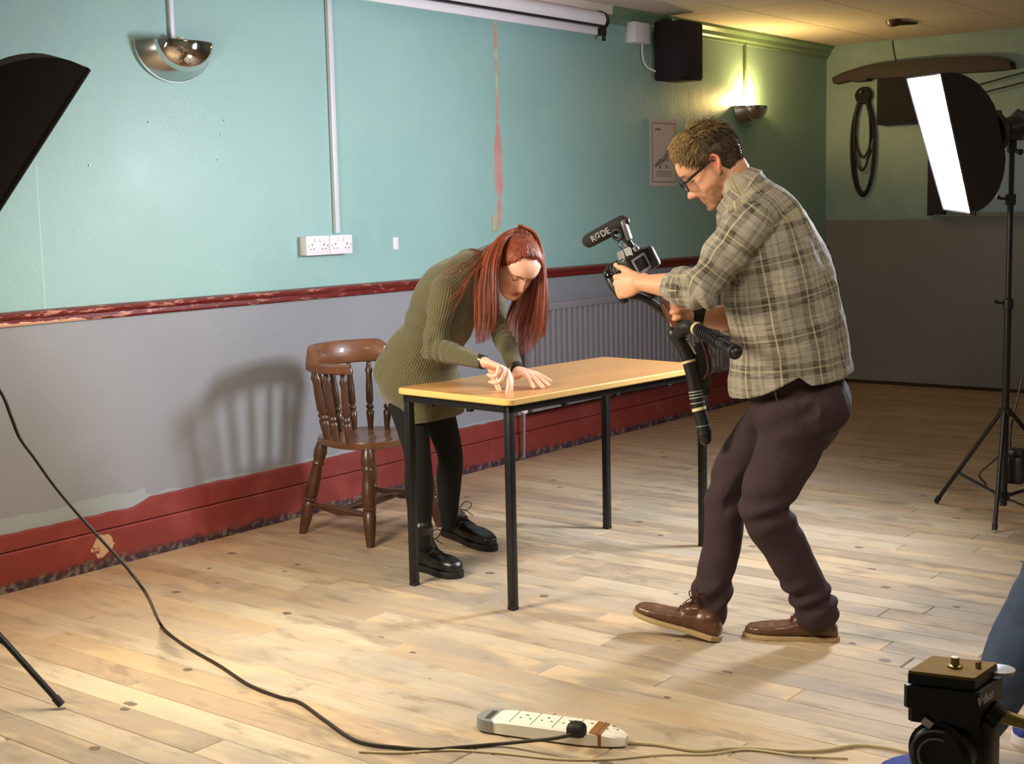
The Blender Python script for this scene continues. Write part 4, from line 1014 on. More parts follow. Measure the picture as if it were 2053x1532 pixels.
# orient x so that +x is the person's left? (symmetric, only used for mirrored pairs)
mb=MB()
head_parts(mb,WT,WC,WSc,True)
limb(mb,[nb-unit(hj-nb)*.03,nb*.4+hj*.6,WC+(A(0,-.03,-.05)*WSc)@WT],[(.056,.052),(.050,.050),(.050,.052)],side=tuple(WS))
limb(mb,[hp,wa,chs,nb],[(.150,.10),(.115,.09),(.135,.095),(.070,.05)],side=tuple(WS),sub=6,n=28)
limb(mb,[shR,nb-A(0,0,.015),shL],[.045,.05,.045],sub=5)
limb(mb,[shR,elR],[.04,.034]); limb(mb,[elR,elR*.6+wrR*.4,wrR],[.034,.033,.021]); limb(mb,[shL,elL],[.04,.034]); limb(mb,[elL,elL*.6+wrL*.4,wrL],[.034,.032,.021])
limb(mb,[hipR,kR,kR*.55+aR*.45,aR],[.068,.045,.046,.027],sub=6); limb(mb,[hipL,kL,kL*.55+aL*.45,aL],[.068,.045,.044,.027],sub=6)
# right hand: pointing fingers down to the table
tipR=A(3.862,3.015,.764)
kn=A(*(3.855,3.025,0.8371))
hd_=unit(kn-wrR)
hand(mb,wrR,hd_,unit(A(0,0,-1)*.8+L_IMG*.5+TW_*.1),TW_*.0+AW,.98,curl=((48,14,8),(52,18,12),(72,70,30),(78,75,30)),spread=(-2,0,-2,-4),thumb=((.45,.45,.75),(.75,.1,.65)))
# left hand flat on the table
hdL=unit((4.017,2.936,0.775)-wrL if False else A(*(3.984,2.939,0.775))-wrL); 
hand(mb,wrL+A(0,0,.004),unit(hdL*A(1,1,.55)),(0,0,-1),TW_,.96,curl=((16,4,2),(15,3,2),(14,3,2),(12,4,2)),spread=(14,5,-4,-14),thumb=((.55,.85,.2),(.85,.5,.1)))
me=fuse(mb,.0036,2,.5)
V=getv(me); l_=lambda V:loc(V,WC,WT,WSc); g=lambda a,s:np.exp(-(a/s)**2)
face=lambda V:(l_(V)[:,1]>.03)
paint(me,srgb(236,186,160),[
 (lambda V:.9*g(l_(V)[:,0],.020)*np.maximum(g(l_(V)[:,2]+.0575,.005),g(l_(V)[:,2]+.0695,.0055))*(l_(V)[:,1]>.07)*1.2,srgb(176,70,66)),
 (lambda V:.8*g(l_(V)[:,0],.016)*g(l_(V)[:,2]+.0635,.0022)*(l_(V)[:,1]>.07),srgb(70,20,22)),
 (lambda V:.45*g(np.abs(l_(V)[:,0])-.042,.016)*g(l_(V)[:,2]+.028,.016)*(l_(V)[:,1]>.04),srgb(222,130,116)),
 (lambda V:.35*g(np.abs(l_(V)[:,0])-.031,.014)*g(l_(V)[:,2]-.012,.009)*(l_(V)[:,1]>.05),srgb(150,96,88)),
 (lambda V:.8*(np.linalg.norm(V-WC,axis=1)<.16)*np.clip((l_(V)[:,2]-.094)/.006,0,1),srgb(150,80,40)),
])
M['skinW']=skin('fair_skin',srgb(236,186,160)); body=link('body',me,M['skinW'],wo,True,None)
lidm=simple('eyelid_skin',srgb(206,150,132),.5)
eyes(wo,WC,WT,WSc,(0,.8,-.75),srgb(80,96,90),lidm,.95)
brows(wo,WC,WT,WSc,simple('auburn_brow',srgb(84,44,28),.6),.0024,.005,.029)
# dress
def fuse_cloth(mb,vox,mat,name,parent,chains,sm=3,wr=None):
    me=fuse(mb,vox,sm,.5)
    if wr: wr(me)
    V=getv(me); UV,ID=bone_uv(V,chains); set_uv(me,UV); return link(name,me,mat,parent,True,None)
hem=A(*(4.003,3.534,0.629))
mb=MB()
limb(mb,[hem-A(0,0,.12),hem,hem*.5+hp*.5,hp,wa,chs,nb+unit(nb-chs)*-.01],[(.150,.120),(.160,.126),(.176,.146),(.178,.150),(.148,.122),(.165,.128),(.105,.082)],side=tuple(WS),sub=6,n=32)
limb(mb,[hp-WF*.045+WS*.07,hp-WF*.045-WS*.07],[.10,.10])
limb(mb,[shR+A(0,0,.0),(shR+shL)/2*.45+nb*.55+A(0,0,.012),shL+A(0,0,-.0)],[.056,.075,.054],sub=6)
limb(mb,[chs+WF*.07+WS*.055+A(0,0,-.0),chs+WF*.07-WS*.055],[.062,.062],sub=3)
limb(mb,[shR*.8+chs*.2,shR,elR*.5+shR*.5,elR+A(.0,0,.0),],[.055,.056,.050,.044],sub=6)
limb(mb,[elR,elR*.55+wrR*.45,wrR*.93+elR*.07],[.045,.041,.0275],sub=6)
limb(mb,[shL*.8+chs*.2,shL,elL*.5+shL*.5,elL],[.055,.054,.048,.042],sub=6); limb(mb,[elL,elL*.55+wrL*.45,wrL*.93+elL*.07],[.043,.037,.0275],sub=6)
def wrk(me):
    V=getv(me);N=getn(me)
    d=.0035*nz(V*np.array([5,5,16.])+3)+.0015*nz(V*30+7)
    # compression folds across waist and inside of the elbow
    ax=unit(wa-hp); t=(V-wa)@ax
    d+=.0045*np.exp(-(t/.09)**2)*np.sin(t/.019+3*nz(V*4))
    for el,o in((elR,wrR),(elL,wrL)):
        a=unit(o-el); t=(V-el)@a; r=np.linalg.norm(V-el-np.outer(t,a),axis=1)
        d+=.0042*np.exp(-((t-.03)/.06)**2)*(r<.06)*np.sin(t/.0055+2*nz(V*9))
    V=V+N*d[:,None]; f=(V-hem)@R_IMG; low=(np.linalg.norm((V-hem)[:,:2],axis=1)<.3)&(V[:,2]<hem[2]+.05)
    hz=hem[2]-.018+.11*f+.003*nz(V*np.array([9,9,0.])); V[:,2]=np.where(low,np.maximum(V[:,2],hz),V[:,2]); setv(me,V)
dress=fuse_cloth(mb,.0055,M['olive'],'dress',wo,[([hem+(hem-hp)*.4,hp,wa,chs,nb],WS,.13,(0,0)),([shR,elR,wrR],-WF,.042,(0,0)),([shL,elL,wrL],-WF,.042,(0,0))],3,wrk)
tk=MB(); 
for wr_,el in((wrR,elR),(wrL,elL)):
    d=unit(wr_-el); tk.tube([wr_-d*.030,wr_-d*.004],[.0275,.026],18) 
tk.build('sleeve_cuffs',M['blackmat'],wo)
MB().tube([wrL+unit(A(*hdL))*t for t in(-.012,.002)],[.028,.0275],18).build('bracelet',M['black'],wo)
# tights
mb=MB()
limb(mb,[hp+WS*.07,hipR+A(0,0,-.06),kR,kR*.55+aR*.45,aR+A(0,0,-.03)],[.09,(.080,.082),.053,.056,.033],sub=6); limb(mb,[hp-WS*.07,hipL+A(0,0,-.06),kL,kL*.55+aL*.45,aL+A(0,0,-.03)],[.09,.080,.053,.052,.033],sub=6)
link('tights',fuse(mb,.006,2),M['tights'],wo,True,None)
def boot(par,ankle,toe,heel,mat,solemat,s=1.0,shaft=.075,sole_t=.018,lift=0,laces=M['black'],w_=.042,shw=.046,toeh=.034,tread=True,welt=None,name='boot'):
    """heel, toe: floor points; builds upper, sole and laces as parts"""
    heel=A(*heel);toe=A(*toe); d=unit(toe-heel); L=np.linalg.norm(toe-heel); up=unit(UP-d*(UP@d)); sd=np.cross(d,up)
    def q(a,b,c): return heel+d*a*L+sd*b+up*c
    mb=MB()
    # upper as rings along the foot
    prof=[(.00,.020,.030),(.03,.030,.050),(.12,w_*.80,.062),(.28,w_*.80,.066),(.42,w_*.86,.058),(.55,w_*.98,.047),(.70,w_*1.06,toeh*1.12),(.84,w_*.98,toeh),(.94,w_*.72,toeh*.86),(.99,w_*.40,toeh*.6)]
    rs=[]
    for a,b,h in prof:
        rs.append([q(a,b*math.copysign(abs(math.cos(t))**.75,math.cos(t)),sole_t*.6+ (h*s)*(1+math.copysign(abs(math.sin(t))**.8,math.sin(t)))/2*1.0) for t in np.linspace(0,2*math.pi,20,endpoint=False)])
    mb.rings(rs)
    an=A(*ankle); top=an
    base=q(.17,0,sole_t+.035)
    limb(mb,[base,base*.5+top*.5,top],[(w_*.86,.046),(shw*.86,.046),(shw,shw*1.02)],side=tuple(sd),sub=4)
    limb(mb,[q(.45,0,sole_t+.040),q(.33,0,sole_t+.062),top*.85+q(.35,0,.10)*.15],[(.028,.020),(.032,.022),(.030,.022)],side=tuple(sd),sub=4)
    me=fuse(mb,.005,2); wrinkle(me,.0016,38,seed=4)
    root=link(name,me,mat,par,True,None)
    mb=MB(); out=[]
    sp=[(-.02,.008),(.0,.022),(.06,w_*.84),(.2,w_*.86),(.42,w_*.84),(.6,w_*1.06),(.75,w_*1.12),(.88,w_*.98),(.97,w_*.66),(1.015,w_*.2)]
    ol=[(a,b) for a,b in sp]+[(a,-b) for a,b in sp[::-1]]
    rs=[[q(a,b*k,z) for a,b in ol] for z,k in((0,.97),(.004,1.0),(sole_t-.003,1.0),(sole_t,.97))]
    mb.rings(rs).build('sole',solemat,root,True,40)
    if tread: mb=MB(); mb.rings([[q(a*.26-.0,b*.0+math.copysign(w_*.8,b),z) for a,b in((0,1),(1,1),(1,-1),(0,-1))] for z in(-.0,.004)])
    # laces
    lb=MB()
    for k in range(4):
        a=.50-.055*k; z=sole_t+.052+.014*k
        lb.tube([q(a,-.022,z-.006),q(a-.005,0,z+.006),q(a,.022,z-.006)],[.0024],6,sub=4)
        lb.tube([q(a,-.022,z-.006),q(a-.03,.0,z+.010),q(a-.055,.022,z+.008)],[.0022],6,sub=3)
    z=sole_t+.115
    for sg in(-1,1):
        lb.tube([q(.31,0,z-.008),q(.34,sg*.025,z+.022),q(.39,sg*.045,z+.014),q(.36,sg*.03,z-.012),q(.31,0,z-.008)],[.0022],6,sub=5)
        lb.tube([q(.31,0,z-.008),q(.38,sg*.02,z-.015),q(.44,sg*.04,z-.035)],[.0020],6,sub=4)
    lb.build('lace',laces,root)
    return root
bR=boot(wo,tuple(aR+A(0,0,.035)),(3.939,3.349,0),(3.97,3.598,0),M['boot'],M['rubber'],1.35,w_=.045,toeh=.042,sole_t=.026)
bL=boot(wo,tuple(aL+A(0,0,.045)),(4.338,3.499,0),(4.47,3.877,0),M['boot'],M['rubber'],1.35,w_=.045,toeh=.042,sole_t=.026)
# ---- hair of the woman
M['redhair']=hairmat('copper_red_hair',srgb(64,24,14),srgb(164,78,44),.5)
items=[]; rnd=random.Random(5)
# scalp cap
mb=MB(); V=[];F=[];nn=64
els=np.linspace(-38,89,30)
def hairline(az):
    a=abs(az); return np.interp(a,[0,20,38,55,75,95,120,180],[57,56,52,36,8,-14,-30,-38])
rows=[]
for j in range(nn):
    az=-180+360*j/nn; e0=hairline(az); rows.append([headpt(WC,WT,WSc,az,e0+(89.5-e0)*i/29,1.035+.045*math.sin(math.pi*min(1,i/14)/2)+.02*(i/29)) for i in range(30)])
V=[tuple(p) for r in rows for p in r]
F=[(j*30+i,j*30+i+1,((j+1)%nn)*30+i+1,((j+1)%nn)*30+i) for j in range(nn) for i in range(29)]
me=bpy.data.meshes.new('hair'); me.from_pydata(V,[],F); me.update(); Vc=getv(me); set_col(me,np.repeat((.45+.35*nz(Vc*60))[:,None],3,1))
cap=link('scalp_hair',me,M['redhair'],wo,True,None); sm=cap.modifiers.new('s','SOLIDIFY'); sm.thickness=.006
# combed-back hair from the hairline to the crown
crown=headpt(WC,WT,WSc,180,66,1.12)
for i in range(520):
    az=rnd.uniform(-88,88); e0=hairline(az)+rnd.uniform(-1,14); P=[]
    for t in np.linspace(0,1,9):
        # sweep back along the skull towards the crown
        el=e0+(84-e0)*min(1,t*1.25) if t<.8 else 84
        p=headpt(WC,WT,WSc,az*(1-.25*t),min(88,el),1.06+.07*math.sin(math.pi*min(1,t*1.1)*.6)+rnd.uniform(-.004,.004))
        p=p*(1-t**2)+crown*t**2+A(*[rnd.uniform(-.002,.002)]*3); P.append(p)
    items.append((P,.0024,.0014,rnd.uniform(.2,1)))
def curtain(guides,n,r,spread,cr_=(.1,.9)):
    G=[cr([A(*p) for p in g_],5) for g_ in guides]; m=min(len(g_) for g_ in G); G=[np.array(g_[:m]) for g_ in G]
    for i in range(n):
        x=rnd.random()*(len(G)-1); k=min(int(x),len(G)-2); f=x-k; g_=G[k]*(1-f)+G[k+1]*f
        ph=rnd.uniform(0,6.28); off=A(rnd.gauss(0,1),rnd.gauss(0,1),rnd.gauss(0,.5)); P=[]
        ln=1-.28*rnd.random()**2; mm=max(5,int(m*ln))
        cl=math.floor(x*9)/9.0
        for j in range(mm):
            t=j/m; w_=.35+.65*t; P.append(g_[j]+off*spread*w_+A(math.sin(ph+t*7)*.003,math.cos(ph+t*6)*.003,0)*t)
        items.append((P,r*rnd.uniform(.7,1.3),r*.12,min(1,max(0,.5+.5*math.sin(x*13)*.5+rnd.uniform(-.4,.4)))))
Lc=[[(4.171,3.205,1.339),(4.093,3.24,1.304),(4.013,3.261,1.228),(3.975,3.262,1.136),(3.955,3.254,1.026),(3.942,3.238,0.8853)],
    [(4.189,3.214,1.342),(4.084,3.219,1.315),(4,3.212,1.238),(3.964,3.21,1.129),(3.947,3.2,1.019),(3.933,3.202,0.8992)],
    [(4.192,3.211,1.342),(4.059,3.186,1.312),(3.98,3.173,1.23),(3.951,3.162,1.121),(3.942,3.158,1.011),(3.939,3.177,0.9183)],
    [(4.178,3.196,1.339),(4.036,3.167,1.298),(3.989,3.161,1.22),(3.977,3.161,1.138),(3.977,3.161,1.046),(3.969,3.172,0.9567)]]
curtain(Lc,420,.0019,.005)
Rc=[[(4.187,3.217,1.35),(4.214,3.166,1.322),(4.209,3.124,1.249),(4.2,3.103,1.136),(4.186,3.088,1.033),(4.16,3.089,0.9056)],
    [(4.177,3.197,1.35),(4.184,3.139,1.319),(4.168,3.095,1.241),(4.155,3.079,1.129),(4.143,3.078,1.008),(4.125,3.086,0.9052)],
    [(4.195,3.206,1.346),(4.194,3.142,1.304),(4.179,3.114,1.212),(4.167,3.113,1.09),(4.143,3.127,0.9682),(4.117,3.128,0.8432)],
    [(4.243,3.243,1.345),(4.27,3.208,1.302),(4.268,3.195,1.188),(4.233,3.206,1.065),(4.173,3.202,0.9534),(4.122,3.171,0.8367)],
    [(4.235,3.253,1.341),(4.278,3.263,1.294),(4.276,3.265,1.177),(4.235,3.286,1.063),(4.181,3.29,0.969),(4.144,3.239,0.8966)]]
curtain(Rc,620,.0020,.0045)
# loops gathered at the crown
for i in range(140):
    a=(4.05,3.165,1.29); 
    x=rnd.uniform(-1,1); 
    h_=-UP*x*x*.045; P=[A(*(4.066,3.112,1.278))+(R_IMG*x*.05)+UP*rnd.uniform(-.01,.005)+h_, A(*(4.106,3.142,1.31))+R_IMG*x*.055+UP*rnd.uniform(-.004,.006)+h_, A(*(4.152,3.181,1.333))+R_IMG*x*.065+UP*rnd.uniform(-.004,.004)+h_, A(*(4.205,3.226,1.327))+R_IMG*x*.075+h_,A(*(4.234,3.255,1.266))+R_IMG*x*.08+h_]
    items.append((cr(P,3),.0018,.0012,rnd.uniform(.2,.9)))
# wisps over the back and shoulder
Bk=[[(4.09,3.244,1.296),(4.051,3.293,1.269),(4.01,3.346,1.254),(3.966,3.371,1.229),(3.913,3.357,1.185),(3.859,3.345,1.123),(3.821,3.344,1.055)],
    [(4.092,3.241,1.285),(4.026,3.261,1.255),(3.965,3.273,1.211),(3.9,3.292,1.177),(3.85,3.323,1.168),(3.815,3.336,1.126),(3.796,3.345,1.079)],
    [(4.019,3.221,1.228),(3.953,3.24,1.184),(3.902,3.24,1.15),(3.871,3.248,1.087),(3.848,3.278,1.033),(3.805,3.332,1.007)]]
curtain(Bk,40,.0008,.006)
strands('hair',M['redhair'],wo,items,4)
# ================= MAN =================
mn=empty('person',(3.93,2.05,0),'man in glasses, plaid shirt and brown trousers filming with a camera','person')
MF=unit(A(-.39,.92,0)); MS=unit(A(-.92,-.39,0))  # facing, his left (towards camera)
hp=A(*(4.011,1.963,0.7873)); wa=A(*(3.982,1.984,0.9665)); chs=A(*(3.945,2.015,1.199)); ub=A(*(3.925,2.04,1.349)); nb=A(*(3.889,2.087,1.446)); 
hipR=hp-MS*.09+A(0,0,-.03); hipL=hp+MS*.09+A(0,0,-.03)
kL=A(*(3.857,1.998,0.4681)); aL=A(*(3.989,1.878,0.1042)); kR=A(*(3.945,2.177,0.4945)); aR=A(*(3.856,2.211,0.0819))
shL=A(*(3.758,1.995,1.364)); elL=A(*(3.668,2.126,1.161)); wrL=A(*(3.692,2.356,1.173)); shR=A(*(4.025,2.189,1.364)); elR=A(*(4.118,2.2,1.029)); wrR=A(*(3.933,2.307,1.05))
mh=unit(L_IMG*math.cos(math.radians(6))+AW*math.sin(math.radians(6)))
MT=head_axes(mh,38,0); MSc=1.04; MC=A(*(3.844,2.177,1.534))
mb=MB(); head_parts(mb,MT,MC,MSc,False)
limb(mb,[nb-unit(MC-nb)*.05,nb*.55+MC*.45,MC+(A(0,-.03,-.045)*MSc)@MT],[(.066,.068),(.062,.064),(.060,.062)],side=tuple(MS))
limb(mb,[hp,wa,chs,ub,nb],[(.15,.105),(.145,.10),(.16,.105),(.13,.085),(.058,.05)],side=tuple(MS),sub=6,n=28)
limb(mb,[shL,ub*.5+nb*.5,shR],[.052,.06,.052],sub=5)
limb(mb,[shL,elL],[.046,.042]); limb(mb,[elL,elL*.62+wrL*.38,wrL],[(.044,.047),(.042,.046),(.024,.031)],side=(0,0,1),sub=6)
limb(mb,[shR,elR],[.046,.042]); limb(mb,[elR,elR*.62+wrR*.38,wrR],[.044,.044,.028],sub=6)
thL=A(*(3.928,1.956,0.6379)); thR=A(*(3.995,2.097,0.6478))
limb(mb,[hipR,thR,kR,A(*(3.915,2.183,0.3179)),A(*(3.879,2.197,0.1887)),aR],[.075,.06,.044,.042,.034,.030],sub=7); limb(mb,[hipL,thL,kL,A(*(3.907,1.958,0.3251)),A(*(3.97,1.901,0.1629)),aL],[.075,.062,.046,.044,.036,.030],sub=7)
# left hand: fist round the front handle, thumb on top
hL=A(*(3.698,2.445,1.158))
hand(mb,wrL,unit(hL-wrL),unit(AW*.9+A(0,0,-.1)),UP*1.0,1.02,curl=((62,72,45),(66,76,45),(70,80,45),(74,82,45)),spread=(2,0,-1,-3),thumb=((.75,.55,.1),(.95,.45,.25)),wrad=.029)
hR=A(*(3.846,2.337,1.055))
hand(mb,wrR,unit(hR-wrR),unit(TW_*.9+A(0,0,.15)+L_IMG*.2),UP,1.0,curl=((70,85,40),(72,88,45),(76,90,45),(80,92,45)),spread=(3,0,-2,-5),thumb=((.8,.5,.35),(.75,.1,.7)),wrad=.028)
me=fuse(mb,.0036,2,.5); lm=lambda V:loc(V,MC,MT,MSc)
near=lambda V:(np.linalg.norm(V-MC,axis=1)<.17)
paint(me,srgb(222,164,130),[
 (lambda V:near(V)*.8*np.clip((-.028-lm(V)[:,2])/.02,0,1)*np.clip((lm(V)[:,1]+.03)/.02,0,1)*np.clip(.75+.6*nz(V*70),0,1)*(lm(V)[:,2]>-.13),srgb(126,88,62)),
 (lambda V:near(V)*.5*np.clip((.02-lm(V)[:,1])/.01,0,1)*np.clip((lm(V)[:,1]+.02)/.01,0,1)*g(lm(V)[:,2]+.01,.04),srgb(140,100,72)),
 (lambda V:near(V)*.5*g(lm(V)[:,0],.02)*g(lm(V)[:,2]+.0635,.009)*(lm(V)[:,1]>.07),srgb(170,96,84)),
 (lambda V:near(V)*.45*g(lm(V)[:,0],.02)*g(lm(V)[:,2]+.033,.014)*(lm(V)[:,1]>.09),srgb(214,118,104)),
 (lambda V:near(V)*.55*(np.abs(lm(V)[:,0])>.074)*(lm(V)[:,1]<.01),srgb(226,120,98)),
 (lambda V:near(V)*.85*np.clip((lm(V)[:,2]-np.interp(lm(V)[:,1],[-.12,-.06,-.02,.02,.05,.07,.1],[-.05,-.04,.03,.045,.05,.085,.09]))/.006,0,1),srgb(70,50,32)),
])
M['skinM']=skin('warm_skin',srgb(222,164,130)); link('body',me,M['skinM'],mn,True,None)
eyes(mn,MC,MT,MSc,(0,.95,-.35),srgb(70,86,92),simple('eyelid_skin_warm',srgb(196,136,108),.5),.45)
brows(mn,MC,MT,MSc,simple('brown_brow',srgb(92,66,42),.7),.003,.002,.032)
# glasses
gp=lambda x,y,z: MC+(A(x,y,z)*MSc)@MT
gl=empty('g',(0,0,0),None,None); bpy.data.objects.remove(gl)
fr=MB().tube([gp(-.006,.112,.014),gp(0,.114,.016),gp(.006,.112,.014)],[.0022],8,sub=3).build('glasses',M['black'],mn)
for sg in(-1,1):
    ctr=A(sg*.033,.108,.006); P=[]
    for t in np.linspace(0,2*math.pi,29):
        c,s_=math.cos(t),math.sin(t); xx=.0265*np.sign(c)*abs(c)**.75; zz=.0195*np.sign(s_)*abs(s_)**.75+(.003 if s_>0 else 0); P.append(gp(ctr[0]+xx,ctr[1]-abs(ctr[0]+xx)*.12+.002-.0015*(zz<0),ctr[2]+zz))
    MB().tube(P,[(.0026,.0020)],8,cap=False).build('lens_frame',M['black'],fr)
    n_=NT('clear_lens'); n_.b.inputs['Transmission Weight'].default_value=1; n_.b.inputs['Roughness'].default_value=.02; n_.b.inputs['IOR'].default_value=1.05; n_.b.inputs['Base Color'].default_value=(.9,.95,1,1)
    mbl=MB(); mbl.add([P[i] for i in range(28)],[tuple(range(28))]); mbl.build('lens',n_.m,fr,False)
    MB().tube([gp(sg*.061,.098,.014),gp(sg*.071,.085,.014),gp(sg*.0765,.04,.016),gp(sg*.079,.0,.017),gp(sg*.078,-.012,.010)],[(.0035,.0016),(.0045,.0017),(.004,.0016),(.003,.0015),(.002,.0015)],8,side=tuple(MT[2]),sub=4).build('temple_arm',M['black'],fr)
for sg in(1,-1):
    MB().tube([gp(sg*.072,-.004,-.030)+ (A(0,.004*math.cos(t),.004*math.sin(t))@MT) for t in np.linspace(0,2*math.pi,13)],[.0011],6,cap=False).build('earring',M['black'],mn)
# short hair
M['brownhair']=hairmat('short_brown_hair',srgb(44,34,22),srgb(150,122,74),.5)
def hl(az):
    a=abs(az); return np.interp(a,[0,12,30,45,60,72,84,95,105,125,180],[60,58,52,42,26,8,8,14,-8,-24,-34])
rows=[];nn=72
for j in range(nn):
    az=-180+360*j/nn; e0=hl(az); rows.append([headpt(MC,MT,MSc,az,e0+(89.5-e0)*i/25,1.02+(.045+.03*max(0,math.cos(math.radians(az*.5))))*math.sin(math.pi/2*min(1,(i+.0)/7))) for i in range(26)])
V=[tuple(p) for r in rows for p in r]; F=[(j*26+i,j*26+i+1,((j+1)%nn)*26+i+1,((j+1)%nn)*26+i) for j in range(nn) for i in range(25)]
me=bpy.data.meshes.new('hair'); me.from_pydata(V,[],F); me.update(); Vc=getv(me); set_col(me,np.repeat((.12+.15*nz(Vc*50))[:,None],3,1))
cap=link('hair_underlayer',me,M['brownhair'],mn,True,None); sm=cap.modifiers.new('s','SOLIDIFY'); sm.thickness=.008
items=[]; rnd=random.Random(8)
for i in range(4200):
    az=rnd.uniform(-180,180); e0=hl(az); el=e0+(88-e0)*rnd.random()**.9
    top=min(1,max(0,(el-15)/45)); back=abs(az)>100
    ln=(.018+.024*top)*(.5 if back and el<30 else 1)*rnd.uniform(.7,1.2)*(.75 if abs(az)<50 and el<68 else 1)
    p=headpt(MC,MT,MSc,az,el,1.03+.045*min(1,(el-e0)/20)+.03*top*max(0,math.cos(math.radians(az*.5)))); nrm_=unit(p-MC)
    # growth direction: from crown forwards and down, messy tufts
    fl=MT[1]*(.9 if not back else -.25)-MT[2]*(.15+.75*(1-top))+MT[0]*(-.0)+A(rnd.gauss(0,.2),rnd.gauss(0,.2),rnd.gauss(0,.2))
    fl=unit(fl-nrm_*(fl@nrm_)*.8); tuft=.55+.45*noise.noise(Vector(tuple(p*34)))
    P=[p+fl*ln*t+nrm_*(ln*(.30*top+.06)*tuft*math.sin(t*2.2)) for t in(0,.35,.7,1)]
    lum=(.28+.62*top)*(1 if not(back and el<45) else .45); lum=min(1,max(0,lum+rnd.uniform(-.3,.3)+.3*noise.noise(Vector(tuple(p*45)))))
    items.append((P,.0016,.0003,lum))
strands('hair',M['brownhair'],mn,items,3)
# shirt
hemF=A(*(3.99,1.974,0.8377))
mb=MB()
limb(mb,[hemF-A(0,0,.16),hemF,wa+A(0,0,.02),A(*(3.961,1.995,1.095)),chs+A(*(.0,0,.02)),ub,nb+unit(nb-ub)*.012],[(.165,.160),(.205,.197),(.200,.180),(.198,.176),(.198,.168),(.175,.130),(.100,.078)],side=tuple(MS),sub=7,n=36)
limb(mb,[shL-MF*.0,ub*.45+nb*.55-A(0,0,.012),shR],[.066,.074,.066],sub=6)
limb(mb,[ub*.6+shL*.4,shL+MF*.01,shL*.5+elL*.5,elL+A(0,0,-.004)],[.085,.076,.068,.062],sub=6,n=24)
cfL=elL*.62+wrL*.38
limb(mb,[elL+A(0,0,.0),elL*.84+wrL*.16,elL*.66+wrL*.34],[.062,.060,(.054,.058)],side=(0,0,1),sub=5,n=24)
limb(mb,[ub*.6+shR*.4,shR,shR*.5+elR*.5,elR],[.085,.074,.066,.060],sub=6); limb(mb,[elR,elR*.75+wrR*.25],[.060,.056],sub=4)
HZ=[(4.105,1.81,0.8875)[2],(4.042,1.891,0.8657)[2],(3.939,1.942,0.8567)[2],(3.829,1.92,0.8828)[2],(3.83,1.951,0.8622)[2],(3.859,2.044,0.8245)[2],(3.863,2.12,0.7981)[2]]; axT=unit(ub-wa)
def wrk(me):
    V=getv(me);N=getn(me)
    d=.009*nz(V*np.array([6,6,4.])+1)+.007*nz(V*np.array([14,14,8.])+5)+.0024*nz(V*32)
    # drag folds on the sleeve and from armpit
    for a0,a1,am,ph in((shL,elL,.011,0),(shR,elR,.006,2)):
        ax=unit(a1-a0); t=(V-a0)@ax; r=np.linalg.norm(V-a0-np.outer(t,ax),axis=1); Ln=np.linalg.norm(a1-a0)
        wgt=(r<.10)*(t>.03)*np.clip(t/Ln,0,1.1)*np.exp(-np.maximum(0,t-Ln-.04)/.03)
        d+=am*wgt*np.sin(t/.017+4.5*nz(V*7+ph)+ph)
    a=A(*(3.788,1.972,1.275)); r=np.linalg.norm((V-a)*np.array([1,1,.6]),axis=1); d+=.006*np.exp(-((r-.1)/.12)**2)*np.sin(8*nz(V*3.5+4))
    # vertical drape near the hem
    z0=.85; hw_=np.exp(-np.maximum(0,V[:,2]-z0)/.16)
    d+=.009*hw_*nz(V*np.array([11,11,1.2])+8)
    V2=V+N*d[:,None]
    # shirt-tail hem : curved, front longer than the side vent
    f=(V2-hemF)@L_IMG
    hz=np.interp(f,[-.22,-.12,-.02,.02,.06,.12,.2],HZ)+.003*nz(V2*np.array([9,9,0.])+2)
    kk=np.clip(hz-V2[:,2],0,1)[:,None]; V2[:,2]=np.maximum(V2[:,2],hz); hc=np.array([hemF[0],hemF[1]]); V2[:,:2]=hc+(V2[:,:2]-hc)*(1-np.minimum(.25,kk*4))
    setv(me,V2)
shirt=fuse_cloth(mb,.0055,M['plaid'],'shirt',mn,[([hemF+(hemF-wa)*.3,wa,chs,ub,nb],-MF,.185,(0,0)),([shL,elL,wrL],-MF,.066,(.02,.03)),([shR,elR,wrR],-MF,.066,(0,0))],2,wrk)
# collar and rolled cuffs
nd=unit(A(*(3.831,2.193,1.539))-nb); cc=A(*(3.873,2.107,1.45)); P=[];Q=[]
sdv=MS; fw_=unit(np.cross(sdv,nd)); fw_= fw_ if fw_@MF>0 else -fw_
rsC=[]
for t in np.linspace(-2.75,2.75,40):
    dirn=-fw_*math.cos(t)+sdv*math.sin(t); o1=cc+dirn*(.070+.010*abs(math.cos(t))); 
    fall=.040+.012*abs(t)/2.75
    rsC.append([o1-nd*.045+dirn*.010,o1+nd*.014,o1+dirn*.004+nd*.019,o1+dirn*.008+nd*.015,o1+dirn*(.020)-nd*(fall-.02),o1+dirn*.016-nd*(fall-.018)])
me=bpy.data.meshes.new('c'); mbc=MB().rings(rsC); col=mbc.build('collar',M['plaid'],mn,True,50)
UVc=np.array([((i//6)*.012,(i%6)*.012) for i in range(len(col.data.vertices))]); set_uv(col.data,UVc)
